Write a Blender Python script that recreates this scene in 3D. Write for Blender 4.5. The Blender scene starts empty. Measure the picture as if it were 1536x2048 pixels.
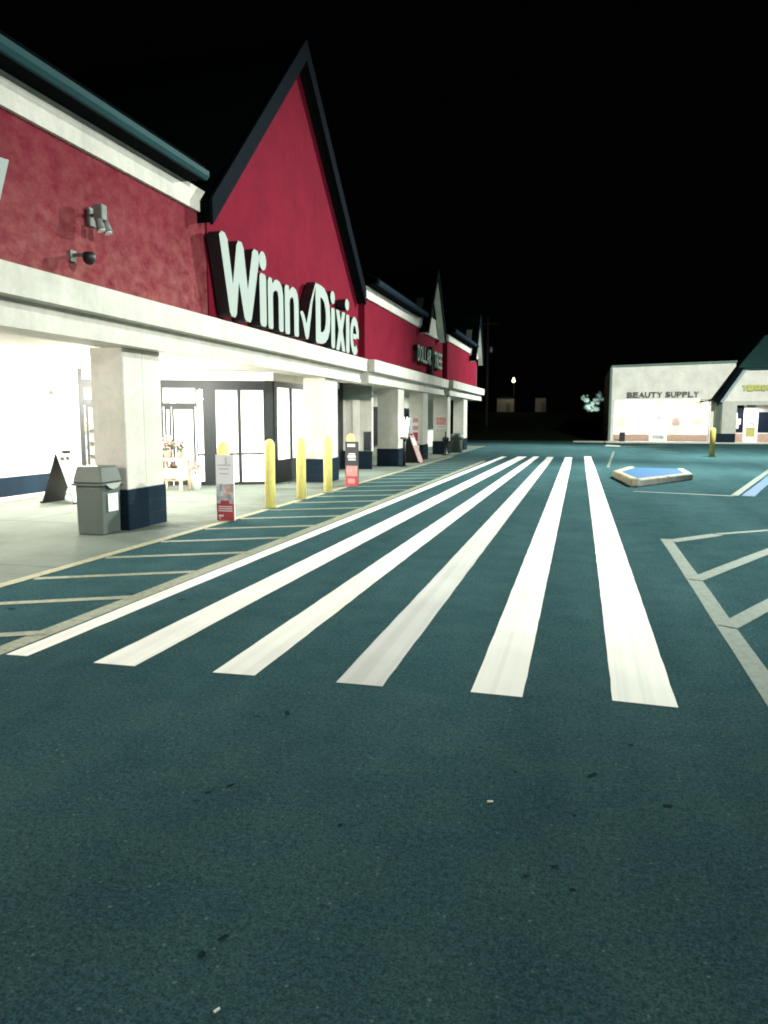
import bpy, bmesh, math, random
from mathutils import Vector, Matrix
random.seed(7)
R = math.radians
sc = bpy.context.scene
col = sc.collection

# ------------------------------------------------------------------ camera
cam = bpy.data.cameras.new('camera')
cam.sensor_fit = 'VERTICAL'; cam.sensor_height = 36; cam.sensor_width = 27
cam.lens = 1500.0 / 2048.0 * 36.0
cam.clip_start = 0.05; cam.clip_end = 2000
camo = bpy.data.objects.new('camera', cam); col.objects.link(camo)
camo.location = (0, 0, 1.7)
camo.rotation_euler = (R(90 - 7.144), 0, R(14.714))
sc.camera = camo

# ------------------------------------------------------------------ night sky
w = bpy.data.worlds.new('World'); sc.world = w; w.use_nodes = True
bg = w.node_tree.nodes['Background']
bg.inputs['Color'].default_value = (0.35, 0.42, 0.55, 1)
bg.inputs['Strength'].default_value = 0.0012

# ------------------------------------------------------------------ exposure and render
sc.view_settings.view_transform = 'Standard'
sc.view_settings.look = 'None'
sc.view_settings.exposure = 0.0
sc.view_settings.gamma = 1.0
sc.view_settings.use_curve_mapping = False
sc.render.engine = 'CYCLES'
sc.cycles.use_denoising = True
try:
    sc.cycles.denoiser = 'OPENIMAGEDENOISE'
except Exception:
    pass
sc.cycles.max_bounces = 8
sc.cycles.transparent_max_bounces = 12
sc.cycles.sample_clamp_indirect = 6
sc.cycles.filter_width = 1.9

# ------------------------------------------------------------------ car-park lamps (out of frame) and added fill spots
def area(name, loc, power, color, size, rot=(0, 0, 0), shape='DISK', size_y=None):
    l = bpy.data.lights.new(name, 'AREA'); l.energy = power; l.color = color
    l.shape = shape; l.size = size
    if size_y: l.size_y = size_y
    o = bpy.data.objects.new(name, l); col.objects.link(o)
    o.location = loc; o.rotation_euler = rot
    return o
LOT = (0.91, 1.0, 0.90)
def flood(name, loc, aim, power, color, size, blend=1.0, soft=0.22):
    l = bpy.data.lights.new(name, 'SPOT'); l.energy = power; l.color = color
    l.spot_size = R(size); l.spot_blend = blend; l.shadow_soft_size = soft
    o = bpy.data.objects.new(name, l); col.objects.link(o); o.location = loc
    o.rotation_euler = (Vector(aim) - Vector(loc)).to_track_quat('-Z', 'Y').to_euler()
    return o
flood('lot_or_fill_light', (8, 32, 12), (-2, 18, 0), 41000, LOT, 78)
flood('lot_or_fill_light', (8, 32, 12), (6.5, 46, 0), 30000, LOT, 112)
flood('lot_or_fill_light', (8, 33, 12), (5.5, 30, 0), 21000, LOT, 92)  # added fill spot for the dark ground between the two cones
flood('lot_or_fill_light', (16, 8, 9.5), (-3, 13, 0), 24000, LOT, 62)
flood('lot_or_fill_light', (11, -7, 10), (-1, 5, 0), 6500, LOT, 100)  # added fill spot behind the camera, lifts the foreground
flood('lot_or_fill_light', (9, 49, 12), (-6, 42, 2), 36000, LOT, 74)  # added spot to brighten the far end of the red row

# ------------------------------------------------------------------ materials
def new_mat(name):
    m = bpy.data.materials.new(name); m.use_nodes = True
    nt = m.node_tree
    return m, nt, nt.nodes['Principled BSDF']
def coords(nt, scale=(1, 1, 1)):
    tc = nt.nodes.new('ShaderNodeTexCoord'); mp = nt.nodes.new('ShaderNodeMapping')
    mp.inputs['Scale'].default_value = scale
    nt.links.new(tc.outputs['Object'], mp.inputs['Vector'])
    return mp.outputs['Vector']
def noise(nt, vec, scale, detail=4, rough=0.6):
    n = nt.nodes.new('ShaderNodeTexNoise')
    n.inputs['Scale'].default_value = scale; n.inputs['Detail'].default_value = detail
    n.inputs['Roughness'].default_value = rough
    nt.links.new(vec, n.inputs['Vector'])
    return n.outputs['Fac']
def ramp(nt, fac, stops):
    r = nt.nodes.new('ShaderNodeValToRGB')
    e = r.color_ramp.elements
    while len(e) < len(stops): e.new(0.5)
    for i, (p, c) in enumerate(stops):
        e[i].position = p
        e[i].color = (c[0], c[1], c[2], 1) if isinstance(c, tuple) else (c, c, c, 1)
    nt.links.new(fac, r.inputs['Fac'])
    return r.outputs['Color']
def mix(nt, fac, a, b, mode='MIX'):
    n = nt.nodes.new('ShaderNodeMix'); n.data_type = 'RGBA'; n.blend_type = mode
    if hasattr(fac, 'is_linked'): nt.links.new(fac, n.inputs[0])
    else: n.inputs[0].default_value = fac
    for k, v in ((6, a), (7, b)):
        if hasattr(v, 'is_linked'): nt.links.new(v, n.inputs[k])
        else: n.inputs[k].default_value = (v[0], v[1], v[2], 1)
    return n.outputs[2]
def bump(nt, p, h, strength, dist=0.01):
    b = nt.nodes.new('ShaderNodeBump')
    b.inputs['Strength'].default_value = strength; b.inputs['Distance'].default_value = dist
    nt.links.new(h, b.inputs['Height']); nt.links.new(b.outputs['Normal'], p.inputs['Normal'])
def plain(name, c, rough=0.6, metal=0.0, var=0.12, scale=3.0, bmp=0.0, bscale=60.0):
    m, nt, p = new_mat(name)
    v = coords(nt)
    f = noise(nt, v, scale, 6, 0.65)
    lo = tuple(x * (1 - var) for x in c); hi = tuple(min(1, x * (1 + var)) for x in c)
    nt.links.new(ramp(nt, f, [(0.3, lo), (0.7, hi)]), p.inputs['Base Color'])
    p.inputs['Roughness'].default_value = rough; p.inputs['Metallic'].default_value = metal
    if rough >= 0.6: p.inputs['Specular IOR Level'].default_value = 0.01 if max(c) < 0.04 else 0.12
    if bmp: bump(nt, p, noise(nt, v, bscale, 4), bmp)
    return m
def emit(name, c, s):
    m, nt, p = new_mat(name)
    p.inputs['Base Color'].default_value = (0.8, 0.8, 0.8, 1)
    p.inputs['Emission Color'].default_value = (c[0], c[1], c[2], 1)
    p.inputs['Emission Strength'].default_value = s
    return m

def asphalt_mat(name='asphalt', lo=(0.036, 0.082, 0.091), hi=(0.050, 0.104, 0.115)):
    m, nt, p = new_mat(name)
    v = coords(nt)
    big = noise(nt, v, 0.35, 5, 0.6)
    base = ramp(nt, big, [(0.3, lo), (0.7, hi)])
    fine = noise(nt, v, 95, 5, 0.75)
    base = mix(nt, 0.75, base, ramp(nt, fine, [(0.34, 0.25), (0.64, 1.55)]), 'MULTIPLY')
    mid = noise(nt, v, 38, 5, 0.75)
    base = mix(nt, 0.6, base, ramp(nt, mid, [(0.36, 0.45), (0.66, 1.45)]), 'MULTIPLY')
    pat = noise(nt, v, 2.6, 5, 0.65)
    base = mix(nt, 0.8, base, ramp(nt, pat, [(0.32, (0.80, 0.82, 0.90)), (0.66, (1.14, 1.10, 1.04))]), 'MULTIPLY')
    vo = nt.nodes.new('ShaderNodeTexVoronoi'); vo.inputs['Scale'].default_value = 42
    nt.links.new(v, vo.inputs['Vector'])
    # sparse pale aggregate: cells with a high random colour, shown near their centre only
    sep = nt.nodes.new('ShaderNodeSeparateColor'); nt.links.new(vo.outputs['Color'], sep.inputs[0])
    sel = ramp(nt, sep.outputs[0], [(0.95, 0.0), (0.98, 1.0)])
    ctr = ramp(nt, vo.outputs['Distance'], [(0.18, 1.0), (0.32, 0.0)])
    k = mix(nt, 1.0, sel, ctr, 'MULTIPLY')
    base = mix(nt, k, base, (0.12, 0.18, 0.17))
    # wear patches and tyre-darkened areas
    wv = noise(nt, coords(nt, (1.0, 0.12, 1)), 0.9, 4, 0.55)
    base = mix(nt, 0.8, base, ramp(nt, wv, [(0.3, 0.80), (0.65, 1.12)]), 'MULTIPLY')
    nt.links.new(base, p.inputs['Base Color'])
    p.inputs['Roughness'].default_value = 0.82
    p.inputs['Specular IOR Level'].default_value = 0.0
    bump(nt, p, fine, 0.55, 0.006)
    return m
def paint_mat(name, c, wear, under=(0.045, 0.065, 0.06), streak=False):
    m, nt, p = new_mat(name)
    v = coords(nt)
    n1 = noise(nt, v, 14, 6, 0.75)
    n2 = noise(nt, v, 1.1, 3, 0.5)
    base = mix(nt, 1.0, (c[0], c[1], c[2]), ramp(nt, n2, [(0.3, 0.86), (0.7, 1.0)]), 'MULTIPLY')
    if streak:
        s = noise(nt, coords(nt, (14, 0.10, 1)), 1.0, 3, 0.5)
        base = mix(nt, 0.8, base, ramp(nt, s, [(0.38, 0.86), (0.55, 1.0)]), 'MULTIPLY')
    worn = ramp(nt, n1, [(max(0.0, 0.5 - wear), 0.0), (min(1, 0.75 - wear * .5), 1.0)])
    base = mix(nt, worn, under, base) if wear < 0.5 else base
    nt.links.new(base, p.inputs['Base Color'])
    p.inputs['Roughness'].default_value = 0.7; p.inputs['Specular IOR Level'].default_value = 0.15
    bump(nt, p, noise(nt, v, 95, 4), 0.35, 0.004)
    return m
def stucco_mat(name, c, blotch=None, amount=0.0, bmp=0.25, ledge_glow=False, rain=0.8):
    m, nt, p = new_mat(name)
    v = coords(nt)
    f = noise(nt, v, 1.3, 6, 0.65)
    base = ramp(nt, f, [(0.3, tuple(x * .86 for x in c)), (0.7, tuple(x * 1.12 for x in c))])
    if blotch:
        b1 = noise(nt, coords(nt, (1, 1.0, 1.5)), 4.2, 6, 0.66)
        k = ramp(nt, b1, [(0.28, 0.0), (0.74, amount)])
        if ledge_glow:      # reflected light painted into the blotches, strongest just above the ledge
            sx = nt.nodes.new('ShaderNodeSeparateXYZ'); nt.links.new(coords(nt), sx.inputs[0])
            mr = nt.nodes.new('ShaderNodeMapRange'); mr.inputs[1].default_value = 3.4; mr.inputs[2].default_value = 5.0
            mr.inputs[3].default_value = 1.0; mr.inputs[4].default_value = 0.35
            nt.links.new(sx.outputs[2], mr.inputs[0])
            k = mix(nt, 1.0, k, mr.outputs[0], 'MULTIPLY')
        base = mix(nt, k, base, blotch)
    st = noise(nt, coords(nt, (3.0, 3.0, 0.16)), 1.6, 5, 0.6)      # rain streaks
    base = mix(nt, rain, base, ramp(nt, st, [(0.34, 0.84), (0.58, 1.03)]), 'MULTIPLY')
    gr = noise(nt, v, 9, 6, 0.75)                                   # grime
    base = mix(nt, 0.5, base, ramp(nt, gr, [(0.3, 0.80), (0.6, 1.05)]), 'MULTIPLY')
    nt.links.new(base, p.inputs['Base Color'])
    p.inputs['Roughness'].default_value = 0.85; p.inputs['Specular IOR Level'].default_value = 0.02
    bump(nt, p, noise(nt, v, 28, 5, 0.7), bmp, 0.012)
    return m
def glass_mat(name='window_glass', tint=(0.93, 0.97, 0.95), refl=0.09):
    m = bpy.data.materials.new(name); m.use_nodes = True
    nt = m.node_tree; nt.nodes.clear()
    o = nt.nodes.new('ShaderNodeOutputMaterial')
    t = nt.nodes.new('ShaderNodeBsdfTransparent'); t.inputs[0].default_value = (*tint, 1)
    g = nt.nodes.new('ShaderNodeBsdfGlossy'); g.inputs['Roughness'].default_value = 0.03
    x = nt.nodes.new('ShaderNodeMixShader'); x.inputs[0].default_value = refl
    nt.links.new(t.outputs[0], x.inputs[1]); nt.links.new(g.outputs[0], x.inputs[2])
    nt.links.new(x.outputs[0], o.inputs[0])
    return m

M = dict(
    asphalt=asphalt_mat(),
    soil=plain('dark_ground', (0.02, 0.024, 0.018), 0.95, var=0.4, scale=0.3),
    grass=plain('dark_grass', (0.010, 0.015, 0.007), 0.95, var=0.5, scale=0.8),
    concrete=plain('walkway_concrete', (0.140, 0.165, 0.145), 0.85, var=0.2, scale=1.2, bmp=0.25, bscale=70),
    kerb=plain('kerb_concrete', (0.55, 0.55, 0.50), 0.85, var=0.12, scale=2.5, bmp=0.2),
    white_paint=paint_mat('white_road_paint', (0.90, 0.875, 0.82), 0.6, streak=True),
    grey_paint=paint_mat('thin_white_road_paint', (0.66, 0.65, 0.63), 0.6, streak=True),
    worn_kerb=stucco_mat('worn_white_kerb', (0.50, 0.48, 0.44), (0.22, 0.21, 0.17), 0.8, 0.4),
    tan_kerb=plain('tan_kerb', (0.34, 0.31, 0.22), 0.85, var=0.2, scale=4),
    pale_trim=plain('pale_blue_trim', (0.33, 0.42, 0.43), 0.7),
    tan_paint=paint_mat('faded_tan_road_paint', (0.31, 0.325, 0.24), 0.36),
    edge_paint=paint_mat('faded_yellow_edge_paint', (0.40, 0.38, 0.25), 0.36),
    faded_paint=paint_mat('faded_white_road_paint', (0.16, 0.20, 0.165), 0.36),
    blue_paint=paint_mat('blue_road_paint', (0.006, 0.095, 0.25), 0.43),
    stain=plain('oil_stain', (0.010, 0.028, 0.034), 0.9, var=0.3, scale=30),
    red=stucco_mat('red_stucco', (0.170, 0.0095, 0.026), (0.20, 0.025, 0.04), 0.22, 0.3, rain=.3),
    red_rough=stucco_mat('red_stucco_rough', (0.150, 0.012, 0.028), (0.36, 0.15, 0.13), 0.72, 0.6, True, rain=.4),  # pink blotches put reflected light into the colour
    cream=stucco_mat('cream_stucco', (0.585, 0.56, 0.515), None, 0, 0.12, rain=.4),
    white_wall=stucco_mat('white_stucco', (0.80, 0.76, 0.70), None, 0, 0.1, rain=.2),
    navy=stucco_mat('navy_column_base', (0.013, 0.024, 0.038), None, 0, 0.3),
    shingle=plain('dark_shingles', (0.002, 0.003, 0.0035), 0.95, var=0.4, scale=6, bmp=0.3),
    teal_shingle=plain('teal_shingles', (0.017, 0.050, 0.048), 0.9, var=0.3, scale=5, bmp=0.4, bscale=20),
    rake=plain('dark_slate_trim', (0.0035, 0.0065, 0.011), 0.7, var=0.15),
    gutter=plain('slate_gutter', (0.010, 0.050, 0.058), 0.7, var=0.2, scale=.5),
    gutter_unlit=plain('unlit_gutter', (0.013, 0.025, 0.038), 0.7, var=0.1),  # gutter copy for the far eaves, their shade put into its colour
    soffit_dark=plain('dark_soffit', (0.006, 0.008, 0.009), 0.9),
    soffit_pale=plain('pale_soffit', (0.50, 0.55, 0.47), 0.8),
    ceiling=plain('canopy_ceiling', (0.56, 0.54, 0.49), 0.8, var=0.04),
    bronze=plain('dark_bronze_frame', (0.010, 0.015, 0.018), 0.5),
    interior=plain('interior_white', (0.82, 0.82, 0.79), 0.7, var=0.03),
    interior_floor=plain('interior_tile', (0.62, 0.60, 0.55), 0.4, var=0.08),
    shelf=plain('shelf_goods', (0.62, 0.55, 0.48), 0.7, var=0.35, scale=9),
    glass=glass_mat(),
    light=emit('light_panel', (1.0, 0.97, 0.90), 6.0),
    dim_light=emit('shop_light_panel', (1.0, 0.94, 0.84), 7.0),
    letter_face=plain('letter_face', (0.33, 0.37, 0.355), 0.75, var=0.03),
    letter_side=plain('letter_return', (0.006, 0.007, 0.008), 0.5),
    green_face=plain('green_letter_face', (0.10, 0.20, 0.155), 0.5, var=0.2, scale=8),
    dark_green=plain('dark_green_mark', (0.012, 0.022, 0.016), 0.6),
    yellow=plain('yellow_bollard_paint', (0.93, 0.80, 0.27), 0.45, var=0.08, scale=8),
    yellow_dull=plain('dull_yellow_paint', (0.55, 0.42, 0.12), 0.6, var=0.12),
    bin=plain('grey_green_plastic', (0.070, 0.088, 0.080), 0.55, var=0.12, scale=4, bmp=0.15),
    bin_light=plain('pale_bin_flap', (0.34, 0.36, 0.33), 0.5),
    white=plain('white_sheet', (0.80, 0.80, 0.80), 0.5, var=0.02),
    lilac=plain('poster_white', (0.72, 0.70, 0.74), 0.5, var=0.02),
    print_grey=plain('print_grey', (0.38, 0.38, 0.42), 0.5),
    print_red=plain('print_red', (0.42, 0.045, 0.06), 0.5, var=0.1),
    print_pink=plain('print_pink', (0.55, 0.25, 0.24), 0.5, var=0.25, scale=12),
    print_photo=plain('print_photo', (0.40, 0.41, 0.46), 0.5, var=0.75, scale=13),
    print_photo_warm=plain('print_photo_warm', (0.45, 0.33, 0.31), 0.5, var=0.6, scale=14),
    print_peach=plain('print_peach', (0.66, 0.56, 0.50), 0.5, var=0.25, scale=5),
    sign_grey=plain('grey_letter_face', (0.11, 0.12, 0.12), 0.6, var=0.4, scale=6),
    print_dark=plain('print_dark', (0.025, 0.027, 0.035), 0.5),
    black=plain('black_board', (0.008, 0.008, 0.009), 0.5),
    dark_red=plain('dark_red_board', (0.09, 0.008, 0.012), 0.5),
    signal_red=plain('alarm_red', (0.45, 0.05, 0.04), 0.4),
    metal=plain('cast_metal', (0.30, 0.31, 0.30), 0.35, metal=0.6),
    dull_metal=plain('dull_metal', (0.20, 0.21, 0.20), 0.6, var=0.2, scale=12),
    lens=plain('lamp_lens', (0.9, 0.9, 0.88), 0.15),
    brick_pink=plain('pale_red_brick', (0.48, 0.30, 0.25), 0.85, var=0.2, scale=7),
    mortar=plain('pale_mortar', (0.50, 0.42, 0.36), 0.9),
    cornice=plain('sage_cornice', (0.16, 0.22, 0.20), 0.6),
    sign_yellow=plain('yellow_sign_face', (0.52, 0.50, 0.12), 0.5, var=0.12, scale=6),
    window_blue=plain('dark_window_film', (0.012, 0.018, 0.035), 0.25),
    poster_cream=plain('cream_poster', (0.78, 0.74, 0.60), 0.5, var=0.06),
    poster_blue=plain('pale_blue_poster', (0.72, 0.77, 0.82), 0.5, var=0.08),
    door_yellow=plain('olive_door_panel', (0.36, 0.35, 0.11), 0.5, var=0.2, scale=9),
    wood=plain('pale_wood', (0.60, 0.47, 0.36), 0.7, var=0.12),
    leaf=plain('pot_leaves', (0.045, 0.07, 0.045), 0.6, var=0.5, scale=20),
    petal=plain('pink_petals', (0.62, 0.38, 0.36), 0.6, var=0.3, scale=20),
    pot=plain('clay_pot', (0.52, 0.38, 0.33), 0.7),
    bark=plain('bark', (0.035, 0.032, 0.03), 0.9, var=0.3, scale=9),
    tree_leaf=plain('pale_tree_leaves', (0.11, 0.15, 0.12), 0.7, var=0.4, scale=6),
    shed=plain('pale_shed_wall', (0.20, 0.21, 0.19), 0.8),
    street_lamp=emit('street_lamp_glow', (1.0, 0.70, 0.36), 4.0),
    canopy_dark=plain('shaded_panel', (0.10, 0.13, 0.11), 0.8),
)

# ------------------------------------------------------------------ mesh helpers
class MB:
    def __init__(s): s.bm = bmesh.new(); s.mi = 0
    def face(s, pts):
        try:
            f = s.bm.faces.new([s.bm.verts.new(p) for p in pts]); f.material_index = s.mi
            return f
        except ValueError: return None
    def box(s, x0, x1, y0, y1, z0, z1):
        c = [(x, y, z) for z in (z0, z1) for y in (y0, y1) for x in (x0, x1)]
        s.hexa(c); return s
    def hexa(s, c):
        v = [s.bm.verts.new(p) for p in c]
        for q in ((0, 2, 3, 1), (4, 5, 7, 6), (0, 1, 5, 4), (2, 6, 7, 3), (0, 4, 6, 2), (1, 3, 7, 5)):
            f = s.bm.faces.new([v[i] for i in q]); f.material_index = s.mi
        return s
    def prism(s, pts, d):
        """polygon of 3D points, extruded along vector d"""
        a = [s.bm.verts.new(p) for p in pts]
        b = [s.bm.verts.new(Vector(p) + Vector(d)) for p in pts]
        n = len(a)
        fs = [s.bm.faces.new(a[::-1]), s.bm.faces.new(b)]
        for i in range(n): fs.append(s.bm.faces.new([a[i], a[(i + 1) % n], b[(i + 1) % n], b[i]]))
        for f in fs: f.material_index = s.mi
        return s
    def bar(s, p, q, wd, ht, up=(0, 0, 1)):
        p, q = Vector(p), Vector(q); d = (q - p).normalized()
        sd = d.cross(Vector(up))
        if sd.length < 1e-4: sd = d.cross(Vector((1, 0, 0)))
        sd.normalize(); u = sd.cross(d).normalized()
        c = []
        for e in (p, q):
            for k, l in ((-1, -1), (1, -1), (-1, 1), (1, 1)):
                c.append(e + sd * k * wd / 2 + u * l * ht / 2)
        s.hexa([c[0], c[1], c[2], c[3], c[4], c[5], c[6], c[7]]); return s
    def lathe(s, prof, c=(0, 0, 0), n=20):
        rings = []
        for r, z in prof:
            if r < 1e-5: rings.append([s.bm.verts.new((c[0], c[1], c[2] + z))])
            else: rings.append([s.bm.verts.new((c[0] + r * math.cos(2 * math.pi * i / n), c[1] + r * math.sin(2 * math.pi * i / n), c[2] + z)) for i in range(n)])
        for a, b in zip(rings, rings[1:]):
            for i in range(n):
                j = (i + 1) % n
                vs = ([a[0]] if len(a) == 1 else [a[i], a[j]]) + ([b[0]] if len(b) == 1 else [b[j], b[i]])
                f = s.bm.faces.new(vs); f.material_index = s.mi; f.smooth = True
        for ring, fl in ((rings[0], True), (rings[-1], False)):
            if len(ring) > 1:
                f = s.bm.faces.new(ring[::-1] if fl else ring); f.material_index = s.mi
        return s
    def tube(s, p, q, r0, r1=None, n=10):
        r1 = r0 if r1 is None else r1
        p, q = Vector(p), Vector(q); d = (q - p).normalized()
        a = d.orthogonal().normalized(); b = d.cross(a)
        A = [s.bm.verts.new(p + (a * math.cos(t) + b * math.sin(t)) * r0) for t in [2 * math.pi * i / n for i in range(n)]]
        B = [s.bm.verts.new(q + (a * math.cos(t) + b * math.sin(t)) * r1) for t in [2 * math.pi * i / n for i in range(n)]]
        for i in range(n):
            f = s.bm.faces.new([A[i], A[(i + 1) % n], B[(i + 1) % n], B[i]]); f.smooth = True; f.material_index = s.mi
        s.bm.faces.new(A[::-1]).material_index = s.mi; s.bm.faces.new(B).material_index = s.mi
        return s
    def build(s, name, mats, parent=None, bevel=0.0, loc=None):
        if bevel > 0:
            bmesh.ops.bevel(s.bm, geom=list(s.bm.edges), offset=bevel, segments=1, affect='EDGES')
        bmesh.ops.recalc_face_normals(s.bm, faces=list(s.bm.faces))
        me = bpy.data.meshes.new(name); s.bm.to_mesh(me); s.bm.free()
        if not isinstance(mats, (list, tuple)): mats = [mats]
        for m in mats: me.materials.append(m)
        o = bpy.data.objects.new(name, me); col.objects.link(o)
        if parent is not None:
            o.parent = parent
            # geometry is written in world coordinates: undo the parent's place
            o.matrix_parent_inverse = world_matrix(parent).inverted()
        if loc: o.location = loc
        return o
def world_matrix(o):
    m = o.matrix_basis.copy()
    if o.parent: m = world_matrix(o.parent) @ o.matrix_parent_inverse @ m
    return m
def thing(name, label, cat, loc=(0, 0, 0), group=None):
    o = bpy.data.objects.new(name, None); col.objects.link(o)
    o.location = loc; o.empty_display_size = 0.2
    o['label'] = label; o['category'] = cat
    if group: o['group'] = group
    return o
def tag(o, label, cat, group=None):
    o['label'] = label; o['category'] = cat
    if group: o['group'] = group
    return o
def struct(o): o['kind'] = 'structure'; return o
def place_copy(root, delta, label):
    """copy a thing, its parts and sub-parts, moved by delta"""
    r = root.copy(); col.objects.link(r); r.location = Vector(root.location) + Vector(delta); r['label'] = label
    def rec(a, b):
        for ch in list(a.children):
            c = ch.copy(); col.objects.link(c); inv = ch.matrix_parent_inverse.copy(); c.parent = b; c.matrix_parent_inverse = inv; rec(ch, c)
    rec(root, r)
    return r
def box(name, mat, parent, *a, bevel=0.0):
    return MB().box(*a).build(name, mat, parent, bevel)

# outline glyphs: loops in (u, v), extruded; u runs along world +Y (facade letters) or +X (south-facing letters)
def outline(name, loops, depth, mats, parent, M4, bevel=0.0):
    bevel = 0.0
    cu = bpy.data.curves.new('outline', 'CURVE'); cu.dimensions = '2D'; cu.fill_mode = 'BOTH'
    cu.extrude = depth / 2; cu.bevel_depth = bevel; cu.bevel_resolution = 0
    for lp in loops:
        sp = cu.splines.new('POLY'); sp.points.add(len(lp) - 1); sp.use_cyclic_u = True
        for i, (a, b) in enumerate(lp): sp.points[i].co = (a, b, 0, 1)
    return curve_to_mesh(name, cu, mats, parent, M4)
def curve_to_mesh(name, cu, mats, parent, M4):
    t = bpy.data.objects.new('tmp', cu); col.objects.link(t)
    dg = bpy.context.evaluated_depsgraph_get()
    me = bpy.data.meshes.new_from_object(t.evaluated_get(dg))
    bpy.data.objects.remove(t); bpy.data.curves.remove(cu)
    me.name = name
    me.materials.clear()
    for m in mats: me.materials.append(m)
    for f in me.polygons:
        f.material_index = 0 if f.normal.z > 0.5 else (len(mats) - 1)
    me.transform(M4)
    o = bpy.data.objects.new(name, me); col.objects.link(o)
    if parent is not None:
        o.parent = parent; o.matrix_parent_inverse = world_matrix(parent).inverted()
    return o
def facade_M(x, u=0, v=0, su=1, sv=1):      # (u,v,depth) -> (x+depth, u, v)
    return Matrix(((0, 0, 1, x), (su, 0, 0, u), (0, sv, 0, v), (0, 0, 0, 1)))
def south_M(y, u=0, v=0, su=1, sv=1):       # (u,v,depth) -> (u, y-depth, v)
    return Matrix(((su, 0, 0, u), (0, 0, -1, y), (0, sv, 0, v), (0, 0, 0, 1)))
def text_mesh(name, s, width, height, depth, mats, parent, mk, at, u, v, bold=0.0):
    cu = bpy.data.curves.new('text', 'FONT'); cu.body = s; cu.size = 1; cu.extrude = 0.02; cu.offset = bold
    cu.resolution_u = 3
    t = bpy.data.objects.new('tmp', cu); col.objects.link(t)
    dg = bpy.context.evaluated_depsgraph_get()
    me = bpy.data.meshes.new_from_object(t.evaluated_get(dg))
    bpy.data.objects.remove(t); bpy.data.curves.remove(cu)
    xs = [q.co.x for q in me.vertices]; ys = [q.co.y for q in me.vertices]
    me.transform(Matrix.Translation((-min(xs), -min(ys), 0)))
    me.transform(Matrix.Diagonal((width / (max(xs) - min(xs)), height / (max(ys) - min(ys)), depth / 0.04, 1)))
    me.name = name; me.materials.clear()
    for m in mats: me.materials.append(m)
    me.update()
    for f in me.polygons: f.material_index = 0 if f.normal.z > 0.5 else (len(mats) - 1)
    me.transform(mk(at, u, v))
    o = bpy.data.objects.new(name, me); col.objects.link(o)
    if parent is not None:
        o.parent = parent; o.matrix_parent_inverse = world_matrix(parent).inverted()
    return o
def rrect(u0, u1, v0, v1, r, n=5):
    pts = []
    for cx, cy, a0 in ((u1 - r, v1 - r, 0), (u0 + r, v1 - r, 90), (u0 + r, v0 + r, 180), (u1 - r, v0 + r, 270)):
        for i in range(n + 1):
            a = R(a0 + 90 * i / n); pts.append((cx + r * math.cos(a), cy + r * math.sin(a)))
    return pts
def ell(cx, cy, rx, ry, n=20):
    return [(cx + rx * math.cos(2 * math.pi * i / n), cy + ry * math.sin(2 * math.pi * i / n)) for i in range(n)]

# ================================================================== GROUND
g = struct(MB().box(-400, 400, -200, 600, -0.8, -0.40).build('ground', M['soil']))
lot = struct(bpy.data.objects.new('parking_lot', None)); col.objects.link(lot)
def sheet(name, mat, pts, z, parent=lot):
    m = MB(); m.face([(x, y, z) for x, y in pts]); o = m.build(name, mat, parent); return o
MB().box(-5.9, 60, -60, 57.8, -0.40, 0.0).build('asphalt', M['asphalt'], lot)
MB().box(-60, -5.9, 46.2, 57.8, -0.40, -0.004).build('asphalt', M['asphalt'], lot)
bank = MB()
rows = [(57.8, -0.02), (62, 0.05), (70, 0.5), (82, 1.4), (95, 2.2), (106, 2.55), (130, 2.7), (400, 4.0)]
xs = [-300, -120, -60, -30, -15, -5, 5, 15, 30, 60, 120, 300]
gv = [[bank.bm.verts.new((x, y, z + (random.uniform(-.12, .12) if y > 62 else 0))) for x in xs] for y, z in rows]
for a, b in zip(gv, gv[1:]):
    for i in range(len(xs) - 1): bank.bm.faces.new([a[i], a[i + 1], b[i + 1], b[i]])
struct(bank.build('grass_bank', M['grass']))

# walkway slab in front of the shops, in poured bays
walk = struct(bpy.data.objects.new('walkway', None)); col.objects.link(walk)
ys = [-8, -4, 0, 4, 7.2, 10.4, 13.6, 16.8, 20, 23.2, 26.4, 29.6, 32.8, 36, 39.2, 42.4, 46.2]
for a, b in zip(ys, ys[1:]):
    for x0, x1 in ((-8.9, -5.66), (-11.9, -8.912)):
        MB().box(x0, x1, a + 0.006, b - 0.006, -0.3, 0.004 + random.uniform(0, .002)).build('slab', M['concrete'], walk)

# crosswalk stripes: near edge and far edge on the ground
stripes = [((-3.98, -3.80), 4.38, (-3.42, -3.18), 33.6, 'white_paint'),
           ((-3.25, -2.93), 4.38, (-2.72, -2.32), 33.8, 'white_paint'),
           ((-2.35, -2.05), 4.40, (-2.05, -1.80), 33.9, 'white_paint'),
           ((-1.49, -1.18), 4.44, (-1.44, -1.16), 33.7, 'grey_paint'),
           ((-0.62, -0.30), 4.48, (-0.68, -0.37), 33.6, 'white_paint'),
           ((0.23, 0.60), 4.55, (0.12, 0.42), 34.6, 'white_paint')]
for (a, b), y0, (c, d), y1, mt in stripes:
    m = MB(); N = 150; pv = None
    for i in range(N + 1):
        t = i / N; y = y0 + (y1 - y0) * t
        # the near third runs straight, then drifts
        l = a + (c - a) * t ** 1.15; r = b + (d - b) * t ** 1.15
        j = 0.003
        cur = (m.bm.verts.new((l + random.uniform(-j, j), y + (random.uniform(0, .02) if i == 0 else 0), 0.004)),
               m.bm.verts.new((r + random.uniform(-j, j), y + (random.uniform(0, .03) if i == 0 else 0), 0.004)))
        if pv: m.bm.faces.new([pv[0], pv[1], cur[1], cur[0]])
        pv = cur
    m.build('crosswalk_stripe', M[mt], lot)
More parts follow.
